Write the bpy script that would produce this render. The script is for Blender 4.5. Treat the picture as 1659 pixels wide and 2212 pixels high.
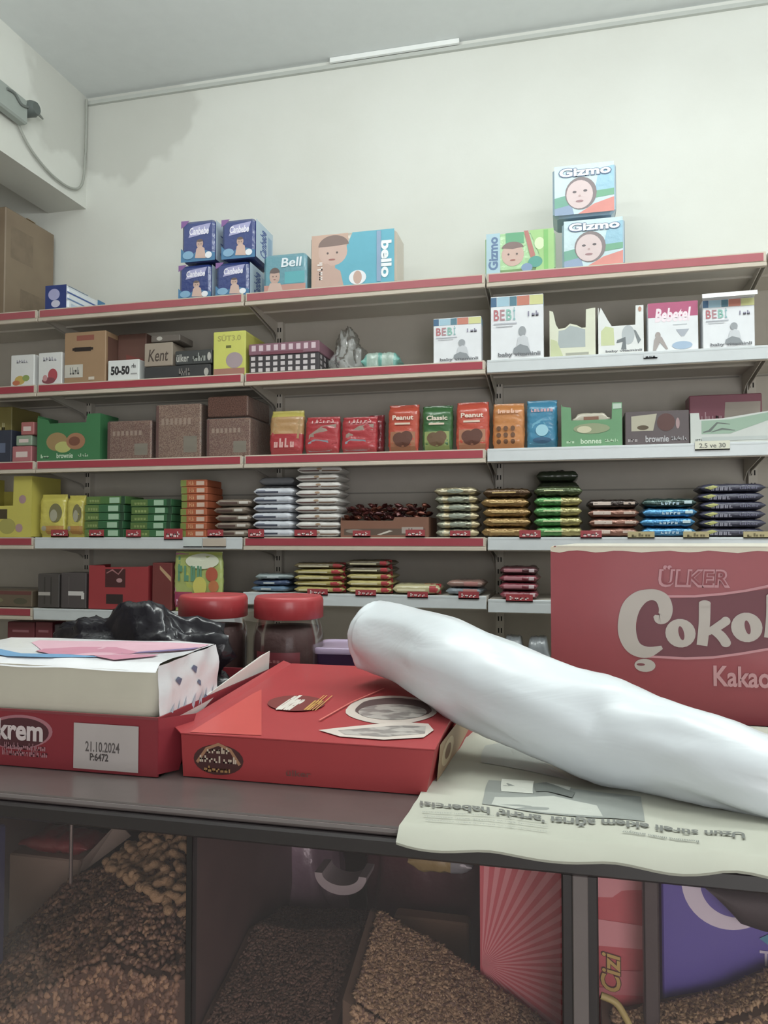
import bpy, math, random
from math import sin, cos, pi, radians
from mathutils import Vector, Matrix, Euler, noise

for o in list(bpy.data.objects):
    bpy.data.objects.remove(o)
S = bpy.context.scene
COL = S.collection

# ------------------------------------------------------------------ camera, light, exposure
F = 1650.0
CAMZ = 1.25
YAW = radians(13.5)
PITCH = radians(1.98)
cam_d = bpy.data.cameras.new('camera')
cam = bpy.data.objects.new('camera', cam_d)
COL.objects.link(cam)
cam.location = (0, 0, CAMZ)
cam.rotation_euler = (radians(90) + PITCH, 0, YAW)
cam_d.sensor_fit = 'VERTICAL'
cam_d.sensor_height = 36
cam_d.lens = F / 2212 * 36
cam_d.clip_start = 0.02
S.camera = cam

S.view_settings.view_transform = 'Standard'
S.view_settings.look = 'None'
S.view_settings.gamma = 1
S.view_settings.use_curve_mapping = False
S.view_settings.exposure = 0.0

world = bpy.data.worlds.new('world')
S.world = world
world.use_nodes = True
world.node_tree.nodes['Background'].inputs[0].default_value = (0.75, 0.85, 1.0, 1)
world.node_tree.nodes['Background'].inputs[1].default_value = 0.6

def area(name, loc, rot, sx, sy, power, col=(1, 1, 1)):
    d = bpy.data.lights.new(name, 'AREA')
    d.shape = 'RECTANGLE'; d.size = sx; d.size_y = sy
    d.energy = power; d.color = col
    o = bpy.data.objects.new(name, d)
    o.location = loc; o.rotation_euler = rot
    COL.objects.link(o)
    return o
# two fluorescent tubes under the ceiling, two added upward fills, and an added fill behind the viewer
area('tube_and_fill_light', (1.1, 1.75, 3.3), (radians(-4), radians(6), 0), 1.3, 0.25, 24, (0.95, 1.0, 0.97))
area('tube_and_fill_light', (1.0, 1.2, 2.75), (radians(164), 0, 0), 1.3, 0.25, 36, (0.93, 0.99, 1.0))  # added upward fill that brightens the ceiling and upper wall
area('tube_and_fill_light', (-0.9, 1.0, 2.75), (radians(166), 0, 0), 1.3, 0.25, 38, (0.95, 1.0, 0.98))  # second added upward fill, on the left
area('tube_and_fill_light', (-0.9, 1.1, 3.3), (radians(4), 0, 0), 1.3, 0.25, 18, (0.97, 1.0, 0.95))
area('front_fill_light', (1.2, -2.6, 1.1), (radians(90), 0, radians(10)), 1.9, 1.9, 58, (0.97, 0.97, 1.0))  # added fill that lifts the case interior and front faces

# ------------------------------------------------------------------ projection helpers
RM = Euler((radians(90) + PITCH, 0, YAW)).to_matrix()
CO = Vector((0, 0, CAMZ))
def ray(px, py):
    return RM @ Vector(((px - 829.5) / F, -(py - 1106) / F, -1))
def onY(px, py, Y):
    d = ray(px, py); t = (Y - CO.y) / d.y
    return CO + d * t
def onZ(px, py, Z):
    d = ray(px, py); t = (Z - CO.z) / d.z
    return CO + d * t
def onX(px, py, X):
    d = ray(px, py); t = (X - CO.x) / d.x
    return CO + d * t
def atd(px, py, dep):
    return CO + ray(px, py) * dep

# ------------------------------------------------------------------ materials
def lin(h):
    h = h.lstrip('#')
    r = []
    for i in (0, 2, 4):
        c = int(h[i:i + 2], 16) / 255
        r.append(c / 12.92 if c <= 0.04045 else ((c + 0.055) / 1.055) ** 2.4)
    y = .3 * r[0] + .59 * r[1] + .11 * r[2]      # haze put into the base colours: greyed and slightly lifted
    r = [v * .81 + y * .19 + .007 for v in r]
    return (r[0], r[1], r[2], 1)
_m = {}
def mat(h, r=.55, coat=0, bump=0, bs=60, metal=0, var=.06, sub=0, trans=0, alpha=1, emit=0):
    """procedural principled material: a colour with slight noise variation and an optional crinkle bump"""
    k = (h, r, coat, bump, bs, metal, var, sub, trans, alpha, emit)
    if k in _m: return _m[k]
    m = bpy.data.materials.new('material_' + h.strip('#'))
    m.use_nodes = True
    nt = m.node_tree; b = nt.nodes['Principled BSDF']
    tc = nt.nodes.new('ShaderNodeTexCoord')
    n = nt.nodes.new('ShaderNodeTexNoise'); n.inputs['Scale'].default_value = 18
    n.inputs['Detail'].default_value = 4
    nt.links.new(tc.outputs['Object'], n.inputs['Vector'])
    mx = nt.nodes.new('ShaderNodeMix'); mx.data_type = 'RGBA'
    c = lin(h)
    mx.inputs[6].default_value = (c[0] * (1 - var), c[1] * (1 - var), c[2] * (1 - var), 1)
    mx.inputs[7].default_value = tuple(min(1, x * (1 + var)) for x in c[:3]) + (1,)
    nt.links.new(n.outputs['Fac'], mx.inputs[0])
    nt.links.new(mx.outputs[2], b.inputs['Base Color'])
    b.inputs['Roughness'].default_value = r
    b.inputs['Metallic'].default_value = metal
    b.inputs['Coat Weight'].default_value = coat
    b.inputs['Coat Roughness'].default_value = .12
    b.inputs['Transmission Weight'].default_value = trans
    b.inputs['Alpha'].default_value = alpha
    if sub:
        b.inputs['Subsurface Weight'].default_value = sub
        b.inputs['Subsurface Radius'].default_value = (.02, .02, .02)
    if bump:
        n2 = nt.nodes.new('ShaderNodeTexNoise'); n2.inputs['Scale'].default_value = bs
        n2.inputs['Detail'].default_value = 3
        nt.links.new(tc.outputs['Object'], n2.inputs['Vector'])
        bp = nt.nodes.new('ShaderNodeBump'); bp.inputs['Strength'].default_value = bump
        bp.inputs['Distance'].default_value = .004
        nt.links.new(n2.outputs['Fac'], bp.inputs['Height'])
        nt.links.new(bp.outputs['Normal'], b.inputs['Normal'])
        nt.links.new(bp.outputs['Normal'], b.inputs['Coat Normal'])
    if emit:
        b.inputs['Emission Color'].default_value = c
        b.inputs['Emission Strength'].default_value = emit
    _m[k] = m
    return m
def card(h): return mat(h, .5, .15)
def film(h): return mat(h, .3, .5, .5, 45)
def foil(h): return mat(h, .3, .4, .8, 60, .55)
def matte(h): return mat(h, .85)
def ink(h): return mat(h, .55)

def clear_film(name, tint=(.9, .93, .92), gloss=.35, base=.12, bump=.6, scale=22):
    """thin clear plastic: mostly see-through, with facing-dependent gloss and a little milky diffuse"""
    if name in _m: return _m[name]
    m = bpy.data.materials.new(name); m.use_nodes = True
    nt = m.node_tree; nt.nodes.clear()
    out = nt.nodes.new('ShaderNodeOutputMaterial')
    tr = nt.nodes.new('ShaderNodeBsdfTransparent'); tr.inputs[0].default_value = tint + (1,)
    gl = nt.nodes.new('ShaderNodeBsdfGlossy'); gl.inputs['Roughness'].default_value = .12
    df = nt.nodes.new('ShaderNodeBsdfDiffuse'); df.inputs[0].default_value = tint + (1,)
    tc = nt.nodes.new('ShaderNodeTexCoord')
    n = nt.nodes.new('ShaderNodeTexNoise'); n.inputs['Scale'].default_value = scale
    nt.links.new(tc.outputs['Object'], n.inputs['Vector'])
    bp = nt.nodes.new('ShaderNodeBump'); bp.inputs['Strength'].default_value = bump; bp.inputs['Distance'].default_value = .01
    nt.links.new(n.outputs['Fac'], bp.inputs['Height'])
    nt.links.new(bp.outputs['Normal'], gl.inputs['Normal'])
    lw = nt.nodes.new('ShaderNodeLayerWeight'); lw.inputs[0].default_value = .3
    nt.links.new(bp.outputs['Normal'], lw.inputs['Normal'])
    mu = nt.nodes.new('ShaderNodeMath'); mu.operation = 'MULTIPLY'; mu.inputs[1].default_value = gloss
    nt.links.new(lw.outputs['Fresnel'], mu.inputs[0])
    m1 = nt.nodes.new('ShaderNodeMixShader'); m1.inputs[0].default_value = base
    nt.links.new(tr.outputs[0], m1.inputs[1]); nt.links.new(df.outputs[0], m1.inputs[2])
    m2 = nt.nodes.new('ShaderNodeMixShader')
    nt.links.new(mu.outputs[0], m2.inputs[0])
    nt.links.new(m1.outputs[0], m2.inputs[1]); nt.links.new(gl.outputs[0], m2.inputs[2])
    nt.links.new(m2.outputs[0], out.inputs[0])
    _m[name] = m
    return m

def patterned(name, c1, c2, scale=(20, 20, 20), thr=.5, r=.5, coat=0, bump=0, detail=2, soft=.04):
    """two-colour print driven by stretched noise (small unreadable print, flecks, dirt)"""
    if name in _m: return _m[name]
    m = bpy.data.materials.new(name); m.use_nodes = True
    nt = m.node_tree; b = nt.nodes['Principled BSDF']
    tc = nt.nodes.new('ShaderNodeTexCoord'); mp = nt.nodes.new('ShaderNodeMapping')
    mp.inputs['Scale'].default_value = scale
    n = nt.nodes.new('ShaderNodeTexNoise'); n.inputs['Scale'].default_value = 1; n.inputs['Detail'].default_value = detail
    cr = nt.nodes.new('ShaderNodeValToRGB')
    cr.color_ramp.elements[0].position = thr - soft; cr.color_ramp.elements[1].position = thr + soft
    cr.color_ramp.elements[0].color = lin(c1); cr.color_ramp.elements[1].color = lin(c2)
    nt.links.new(tc.outputs['Object'], mp.inputs['Vector']); nt.links.new(mp.outputs[0], n.inputs['Vector'])
    nt.links.new(n.outputs['Fac'], cr.inputs[0]); nt.links.new(cr.outputs[0], b.inputs['Base Color'])
    b.inputs['Roughness'].default_value = r; b.inputs['Coat Weight'].default_value = coat
    b.inputs['Coat Roughness'].default_value = .1
    if bump:
        n2 = nt.nodes.new('ShaderNodeTexNoise'); n2.inputs['Scale'].default_value = 40
        nt.links.new(tc.outputs['Object'], n2.inputs['Vector'])
        bp = nt.nodes.new('ShaderNodeBump'); bp.inputs['Strength'].default_value = bump; bp.inputs['Distance'].default_value = .006
        nt.links.new(n2.outputs['Fac'], bp.inputs['Height'])
        nt.links.new(bp.outputs['Normal'], b.inputs['Normal']); nt.links.new(bp.outputs['Normal'], b.inputs['Coat Normal'])
    _m[name] = m
    return m

# ------------------------------------------------------------------ text outlines as 2-D triangle meshes
_t = {}
def text2d(s, bold=.0, shear=0.0):
    k = (s, bold, shear)
    if k in _t: return _t[k]
    c = bpy.data.curves.new('lettering', 'FONT')
    c.body = s; c.offset = bold; c.shear = shear; c.resolution_u = 3
    c.fill_mode = 'FRONT'
    o = bpy.data.objects.new('lettering', c); COL.objects.link(o)
    dg = bpy.context.evaluated_depsgraph_get(); dg.update()
    me = bpy.data.meshes.new_from_object(o.evaluated_get(dg))
    vs = [(v.co.x, v.co.y) for v in me.vertices]
    fs = [tuple(p.vertices) for p in me.polygons]
    bpy.data.objects.remove(o); bpy.data.meshes.remove(me); bpy.data.curves.remove(c)
    x0 = min(v[0] for v in vs); x1 = max(v[0] for v in vs); y0 = min(v[1] for v in vs); y1 = max(v[1] for v in vs)
    vs = [((v[0] - x0) / (x1 - x0 + 1e-9), (v[1] - y0) / (y1 - y0 + 1e-9)) for v in vs]
    _t[k] = (vs, fs)
    return _t[k]

# ------------------------------------------------------------------ mesh builder
SCRIB = set('''Meyve;Gıda;Altın;kahve;Bizim;Nut;Green;cips;burçak;cookie;Corny;Premium;Mix;granola;Eti Form;Lifalif;Bebe;krik;Bi;Kahve;negro;Hobby;jölè;sakız;ŞEKER;İKRAM;ÇİKOLATA;Kremalı;İkram;9,90;5,50;5,5;eti;süt;baby;%1;Kakaolu Fındık Kreması;sürülebilir krema 24 adet'''.split(';'))
class MB:
    def __init__(s):
        s.v = []; s.f = []; s.mi = []; s.sm = []; s.ms = []
    def m(s, mt):
        if mt not in s.ms: s.ms.append(mt)
        return s.ms.index(mt)
    def face(s, pts, mt, sm=False):
        b = len(s.v); s.v.extend([tuple(p) for p in pts])
        s.f.append(tuple(range(b, b + len(pts)))); s.mi.append(s.m(mt)); s.sm.append(sm)
    def grid(s, P, mt, closeu=False, closev=False, sm=True, mfn=None):
        """P[i][j] points"""
        b = len(s.v); nu = len(P); nv = len(P[0])
        for r in P: s.v.extend([tuple(p) for p in r])
        for i in range(nu if closeu else nu - 1):
            for j in range(nv if closev else nv - 1):
                i2 = (i + 1) % nu; j2 = (j + 1) % nv
                s.f.append((b + i * nv + j, b + i2 * nv + j, b + i2 * nv + j2, b + i * nv + j2))
                mm = mfn(i, j) if mfn else mt
                s.mi.append(s.m(mm)); s.sm.append(sm)
    def box(s, x0, x1, y0, y1, z0, z1, mt, bev=0.0, front=None, side=None, top=None):
        """box with small bevelled vertical and horizontal edges when bev > 0"""
        if bev <= 0:
            A = [(x0, y0), (x1, y0), (x1, y1), (x0, y1)]
            for i in range(4):
                a = A[i]; b = A[(i + 1) % 4]
                mm = mt
                if i == 0 and front: mm = front
                if i in (1, 3) and side: mm = side
                s.face([(a[0], a[1], z0), (b[0], b[1], z0), (b[0], b[1], z1), (a[0], a[1], z1)], mm)
            s.face([(x0, y0, z1), (x1, y0, z1), (x1, y1, z1), (x0, y1, z1)], top or mt)
            s.face([(x0, y1, z0), (x1, y1, z0), (x1, y0, z0), (x0, y0, z0)], mt)
            return
        b = min(bev, (x1 - x0) / 2.2, (y1 - y0) / 2.2, (z1 - z0) / 2.2)
        base = len(s.v)
        for (z, d) in ((z0, b), (z0 + b, 0), (z1 - b, 0), (z1, b)):
            X0 = x0 + d; X1 = x1 - d; Y0 = y0 + d; Y1 = y1 - d; c = b
            if d: c = b * .5
            s.v += [(X0 + c, Y0, z), (X1 - c, Y0, z), (X1, Y0 + c, z), (X1, Y1 - c, z), (X1 - c, Y1, z), (X0 + c, Y1, z), (X0, Y1 - c, z), (X0, Y0 + c, z)]
        for l in range(3):
            for i in range(8):
                j = (i + 1) % 8
                s.f.append((base + l * 8 + i, base + l * 8 + j, base + l * 8 + 8 + j, base + l * 8 + 8 + i))
                mm = mt
                if i == 0 and front: mm = front
                if i in (2, 6) and side: mm = side
                s.mi.append(s.m(mm)); s.sm.append(False)
        s.f.append(tuple(base + 24 + i for i in range(8))); s.mi.append(s.m(top or mt)); s.sm.append(False)
        s.f.append(tuple(base + 7 - i for i in range(8))); s.mi.append(s.m(mt)); s.sm.append(False)
    def prism(s, pts, n, mt, side=None):
        """polygon pts (3-D, planar) extruded by vector n"""
        n = Vector(n); P = [Vector(p) for p in pts]; Q = [p + n for p in P]
        s.face(P[::-1], mt); s.face(Q, mt)
        for i in range(len(P)):
            j = (i + 1) % len(P)
            s.face([P[i], P[j], Q[j], Q[i]], side or mt)
    def tube(s, pts, r, mt, n=8, cap=True):
        P = [Vector(p) for p in pts]; rings = []
        up = Vector((0, 0, 1))
        for i, p in enumerate(P):
            d = (P[min(i + 1, len(P) - 1)] - P[max(i - 1, 0)]).normalized()
            a = d.cross(up)
            if a.length < .05: a = d.cross(Vector((1, 0, 0)))
            a.normalize(); b = d.cross(a)
            rr = r[i] if isinstance(r, (list, tuple)) else r
            rings.append([p + (a * cos(t * 2 * pi / n) + b * sin(t * 2 * pi / n)) * rr for t in range(n)])
        s.grid(rings, mt, closev=True)
        if cap:
            s.face(rings[0][::-1], mt); s.face(rings[-1], mt)
    def lathe(s, prof, mt, n=40, mfn=None, cx=0, cy=0):
        rings = [[(cx + r * cos(t * 2 * pi / n), cy + r * sin(t * 2 * pi / n), z) for t in range(n)] for r, z in prof]
        s.grid(rings, mt, closev=True, mfn=mfn)
    # --- printing on a face: fn(u, v, lift) -> point
    def art(s, fn, items, l0=.0004, dl=.00025):
        L = l0
        for it in items:
            k = it[0]
            if k == 'r':
                _, x0, y0, x1, y1, mt = it
                n = 5
                P = [[fn(x0 + (x1 - x0) * i / n, y0 + (y1 - y0) * j / n, L) for j in range(n + 1)] for i in range(n + 1)]
                s.grid(P, mt, sm=False)
            elif k == 'e':
                _, cx, cy, rx, ry, mt = it[:6]
                a0 = it[6] if len(it) > 6 else 0; a1 = it[7] if len(it) > 7 else 2 * pi
                n = 22
                for q in range(n):
                    t0 = a0 + (a1 - a0) * q / n; t1 = a0 + (a1 - a0) * (q + 1) / n
                    s.face([fn(cx, cy, L), fn(cx + rx * cos(t0), cy + ry * sin(t0), L), fn(cx + rx * cos(t1), cy + ry * sin(t1), L)], mt)
            elif k == 'p':
                _, pts, mt = it
                s.face([fn(a, b, L) for a, b in pts], mt)
            elif k == 's':   # stroke: points, widths (in u), aspect
                _, pts, ws, asp, mt = it
                L1 = []; R1 = []
                for i in range(len(pts)):
                    a = pts[max(i - 1, 0)]; b = pts[min(i + 1, len(pts) - 1)]
                    dx = (b[0] - a[0]); dy = (b[1] - a[1]) / asp
                    l = math.hypot(dx, dy) + 1e-9
                    w = ws[i] if isinstance(ws, (list, tuple)) else ws
                    ox = -dy / l * w / 2; oy = dx / l * w / 2 * asp
                    L1.append((pts[i][0] + ox, pts[i][1] + oy)); R1.append((pts[i][0] - ox, pts[i][1] - oy))
                for i in range(len(pts) - 1):
                    s.face([fn(*R1[i], L), fn(*R1[i + 1], L), fn(*L1[i + 1], L), fn(*L1[i], L)], mt)
            elif k == 't':   # text fitted to a rectangle; optional rot (quarter turns), bold, shear
                _, txt, x0, y0, x1, y1, mt = it[:7]
                rot = it[7] if len(it) > 7 else 0
                bold = it[8] if len(it) > 8 else .02
                sh = it[9] if len(it) > 9 else 0
                if txt in SCRIB:      # print too small or blurred to read: unreadable marks of the same length
                    rq = random.Random(txt)
                    nl = max(3, len(txt)); Q = []
                    for q in range(nl):
                        a0 = (q + .12) / nl; a1 = (q + .82) / nl; hh = .62 + .38 * (rq.random() > .6)
                        Q.append((a0, 0, a0 + .32 / nl, hh)); 
                        if rq.random() > .3: Q.append((a0, .0, a1, .24)) if rq.random() > .5 else Q.append((a0, .38, a1, .62))
                        if rq.random() > .4: Q.append((a1 - .3 / nl, 0, a1, .6))
                    for (p0, q0, p1, q1) in Q:
                        c4 = []
                        for (a, c) in ((p0, q0), (p1, q0), (p1, q1), (p0, q1)):
                            if rot == 1: a, c = 1 - c, a
                            elif rot == 2: a, c = 1 - a, 1 - c
                            elif rot == 3: a, c = c, 1 - a
                            c4.append(fn(x0 + (x1 - x0) * a, y0 + (y1 - y0) * c, L))
                        s.face(c4, mt)
                    L += dl
                    continue
                vs, fs = text2d(txt, bold, sh)
                b = len(s.v)
                for (a, c) in vs:
                    if rot == 1: a, c = 1 - c, a
                    elif rot == 2: a, c = 1 - a, 1 - c
                    elif rot == 3: a, c = c, 1 - a
                    s.v.append(tuple(fn(x0 + (x1 - x0) * a, y0 + (y1 - y0) * c, L)))
                for f in fs:
                    s.f.append(tuple(b + q for q in f)); s.mi.append(s.m(mt)); s.sm.append(False)
            L += dl
    def build(s, name, parent=None, loc=None, rz=0):
        me = bpy.data.meshes.new(name)
        me.from_pydata([tuple(v) for v in s.v], [], s.f)
        for mt in s.ms: me.materials.append(mt)
        me.polygons.foreach_set('material_index', s.mi)
        me.polygons.foreach_set('use_smooth', s.sm)
        me.update()
        o = bpy.data.objects.new(name, me)
        if parent is not None: o.parent = parent
        if loc is not None: o.location = loc
        if rz: o.rotation_euler = (0, 0, rz)
        COL.objects.link(o)
        return o

def tag(o, label=None, cat=None, group=None, kind=None):
    if label: o['label'] = label
    if cat: o['category'] = cat
    if group: o['group'] = group
    if kind: o['kind'] = kind
    return o
def empty(name, loc, label, cat, rz=0, group=None):
    o = bpy.data.objects.new(name, None); COL.objects.link(o)
    o.empty_display_size = .05
    o.location = loc; o.rotation_euler = (0, 0, rz)
    return tag(o, label, cat, group)
def copy_tree(o, parent=None):
    c = o.copy(); COL.objects.link(c)
    if parent is not None: c.parent = parent
    for ch in list(o.children): copy_tree(ch, c)
    return c
def flat(o, u, v):
    """mapping onto a flat face: origin o, edge vectors u and v"""
    o = Vector(o); u = Vector(u); v = Vector(v); n = u.cross(v).normalized()
    return lambda a, b, l: o + u * a + v * b + n * l
def front(x0, x1, z0, z1, y): return flat((x0, y, z0), (x1 - x0, 0, 0), (0, 0, z1 - z0))
def rightf(y0, y1, z0, z1, x): return flat((x, y0, z0), (0, y1 - y0, 0), (0, 0, z1 - z0))
def topf(x0, x1, y0, y1, z): return flat((x0, y0, z), (x1 - x0, 0, 0), (0, y1 - y0, 0))
R = random.Random(7)
ORD = ['bottom', 'second from bottom', 'third from bottom', 'fourth from bottom', 'fifth from bottom', 'sixth from bottom', 'seventh from bottom', 'eighth from bottom', 'ninth from bottom', 'tenth from bottom', 'eleventh from bottom']
# ------------------------------------------------------------------ the room
YW = 3.33           # back wall
CEIL = 3.47
YS = 2.93           # front edge of the shelves
BX = [-3.30, -2.294, -1.301, -0.299, 0.70, 1.70]   # bay edges

def wall_material():
    m = bpy.data.materials.new('painted_plaster'); m.use_nodes = True
    nt = m.node_tree; b = nt.nodes['Principled BSDF']
    g = nt.nodes.new('ShaderNodeNewGeometry')
    n = nt.nodes.new('ShaderNodeTexNoise'); n.inputs['Scale'].default_value = 1.6; n.inputs['Detail'].default_value = 5
    nt.links.new(g.outputs['Position'], n.inputs['Vector'])
    cr = nt.nodes.new('ShaderNodeValToRGB')
    cr.color_ramp.elements[0].position = .3; cr.color_ramp.elements[1].position = .65
    cr.color_ramp.elements[0].color = (.66, .665, .615, 1); cr.color_ramp.elements[1].color = (.72, .73, .685, 1)
    nt.links.new(n.outputs['Fac'], cr.inputs[0])
    # grey damp stain with its own edge, in the corner below the ceiling
    d = nt.nodes.new('ShaderNodeVectorMath'); d.operation = 'SUBTRACT'; d.inputs[1].default_value = (-2.12, 3.33, 3.32)
    nt.links.new(g.outputs['Position'], d.inputs[0])
    sc = nt.nodes.new('ShaderNodeVectorMath'); sc.operation = 'MULTIPLY'; sc.inputs[1].default_value = (1.35, 1, 1.75)
    nt.links.new(d.outputs[0], sc.inputs[0])
    ln = nt.nodes.new('ShaderNodeVectorMath'); ln.operation = 'LENGTH'; nt.links.new(sc.outputs[0], ln.inputs[0])
    n2 = nt.nodes.new('ShaderNodeTexNoise'); n2.inputs['Scale'].default_value = 3.2; n2.inputs['Detail'].default_value = 3
    nt.links.new(g.outputs['Position'], n2.inputs['Vector'])
    ad = nt.nodes.new('ShaderNodeMath'); ad.operation = 'MULTIPLY_ADD'; ad.inputs[1].default_value = .9
    nt.links.new(n2.outputs['Fac'], ad.inputs[0]); nt.links.new(ln.outputs['Value'], ad.inputs[2])
    r2 = nt.nodes.new('ShaderNodeValToRGB')
    r2.color_ramp.elements[0].position = .92; r2.color_ramp.elements[1].position = 1.06
    r2.color_ramp.elements[0].color = (.45, .45, .45, 1); r2.color_ramp.elements[1].color = (0, 0, 0, 1)
    nt.links.new(ad.outputs[0], r2.inputs[0])
    mx = nt.nodes.new('ShaderNodeMix'); mx.data_type = 'RGBA'
    nt.links.new(r2.outputs[0], mx.inputs[0]); nt.links.new(cr.outputs[0], mx.inputs[6]); mx.inputs[7].default_value = (.46, .46, .42, 1)
    nt.links.new(mx.outputs[2], b.inputs['Base Color'])
    b.inputs['Roughness'].default_value = .8
    n3 = nt.nodes.new('ShaderNodeTexNoise'); n3.inputs['Scale'].default_value = 9; n3.inputs['Detail'].default_value = 6
    nt.links.new(g.outputs['Position'], n3.inputs['Vector'])
    bp = nt.nodes.new('ShaderNodeBump'); bp.inputs['Strength'].default_value = .25; bp.inputs['Distance'].default_value = .01
    nt.links.new(n3.outputs['Fac'], bp.inputs['Height']); nt.links.new(bp.outputs['Normal'], b.inputs['Normal'])
    return m
WALLM = wall_material()
CEILM = mat('d6dbda', .8, var=.04)
def struct(name, bx, mt):
    b = MB(); b.box(*bx, mt); o = b.build(name); o['kind'] = 'structure'; return o
struct('wall_back', (-4.6, 2.6, YW, YW + .2, 0, CEIL + .1), WALLM)
struct('ceiling', (-4.6, 2.6, -3.2, YW, CEIL, CEIL + .1), CEILM)
struct('floor', (-4.6, 2.6, -3.2, YW, -.1, 0), patterned('floor_tiles', 'b8b2a6', 'a8a296', (3, 3, 3)))
struct('wall_left', (-2.56, -2.34, -3.2, YW, 2.905, CEIL), WALLM)      # deep lintel over the opening to the next room
struct('wall_far_left', (-4.8, -4.6, -3.2, YW, 0, CEIL), mat('c9bfae', .8))
struct('wall_right', (2.6, 2.8, -3.2, YW, 0, CEIL), WALLM)
struct('wall_front', (-4.6, 2.6, -3.4, -3.2, 0, CEIL), WALLM)
# grey cable channel along the wall and ceiling joint, its highlight built as a white strip
b = MB()
b.box(-2.33, 2.6, YW - .016, YW, CEIL - .042, CEIL - .024, mat('b9bdb6', .6))
o = b.build('trim_1'); o['kind'] = 'structure'
b = MB()
b.box(-1.05, -.45, YW - .03, YW - .0165, CEIL - .022, CEIL - .001, mat('eef1ee', .35))
o = b.build('trim_highlight'); o['kind'] = 'structure'

# cable down the corner and over the lintel to the junction box
X = -2.325
def wl(px, py): return onX(px, py, X)
cb = MB()
pts = [wl(187, 215), wl(186, 280), wl(184, 340), wl(180, 388), wl(172, 405), wl(160, 408), wl(140, 400), wl(112, 378), wl(85, 348), wl(60, 312), wl(42, 275), wl(30, 245), wl(18, 222), wl(6, 208)]
def smooth(P, k=4):
    out = []
    for i in range(len(P) - 1):
        p0 = P[max(i - 1, 0)]; p1 = P[i]; p2 = P[i + 1]; p3 = P[min(i + 2, len(P) - 1)]
        for q in range(k):
            t = q / k
            out.append(.5 * ((2 * p1) + (p2 - p0) * t + (2 * p0 - 5 * p1 + 4 * p2 - p3) * t * t + (3 * p1 - p0 - 3 * p2 + p3) * t ** 3))
    out.append(P[-1]); return out
cb.tube(smooth(pts), .006, mat('a3a69d', .6))
tag(cb.build('electric_cable'), 'thin grey cable drooping from the corner to the junction box on the left wall', 'cable')
jb = empty('junction_box', (X, 2.5, 3.1), 'small grey junction box with dark round plug at the far left wall', 'junction box')
def loc(p): return p - Vector(jb.location)
b = MB(); c0 = loc(wl(18, 226)); b.box(c0.x - .002, c0.x + .045, c0.y - .14, c0.y + .07, c0.z - .06, c0.z + .05, mat('9aa39c', .5), .008); b.build('housing', jb)
b = MB(); c0 = loc(wl(50, 238))
b.tube([c0 + Vector((.0, 0, 0)), c0 + Vector((.05, 0, 0)), c0 + Vector((.07, 0, 0))], [.033, .035, .026], mat('59625f', .5), 14); b.build('plug', jb)
b = MB(); b.tube([c0 + Vector((.02, 0, 0)), loc(wl(72, 245)) + Vector((.02, 0, 0)), loc(wl(90, 257)) + Vector((.006, 0, 0))], [.012, .008, .004], mat('8f938c', .5), 8); b.build('loose_wire', jb)
b = MB(); p = [wl(-6, 195), wl(10, 205), wl(22, 225), wl(30, 232), wl(44, 236)]
b.tube(smooth([loc(q) + Vector((.05, 0, 0)) for q in p]), .006, mat('6c736f', .5)); b.build('short_lead', jb)

# ------------------------------------------------------------------ shelving bays
ZS = [2.268, 1.932, 1.590, 1.252]
RED = mat('ab2c40', .4, .2); RED_GLARE = mat('b4525c', .45, .1); WH = mat('cfd5d8', .35, .2); CREAM = mat('c9bba8', .45)  # the paler red carries glare in its colour, for the top strips
PANEL = mat('c9c1b4', .6, var=.05); STEEL = mat('d2cabd', .5, var=.04)
S5 = [.94, .94, 1.027, 1.016, 1.016]
S6 = [.62, .62, .70, .70, .70]
STR = [['r', 'r', 'r', 'r', 'r', 'r'], ['r', 'r', 'r', 'w', 'w', 'r'], ['r', 'r', 'r', 'r', 'w', 'w'], ['r', 'w', 'w', 'w', 'w', 'w'], ['r', 'w', 'w', 'w', 'w', 'w']]
BL = ['leftmost steel shelving bay, red strips, mostly out of the picture', 'steel shelving bay with brown cartons under the blue diaper packs',
      'steel shelving bay in the middle with red price strips and checked tin', 'steel shelving bay with white price strips right of the middle post',
      'steel shelving bay at the far right picture edge']
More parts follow.
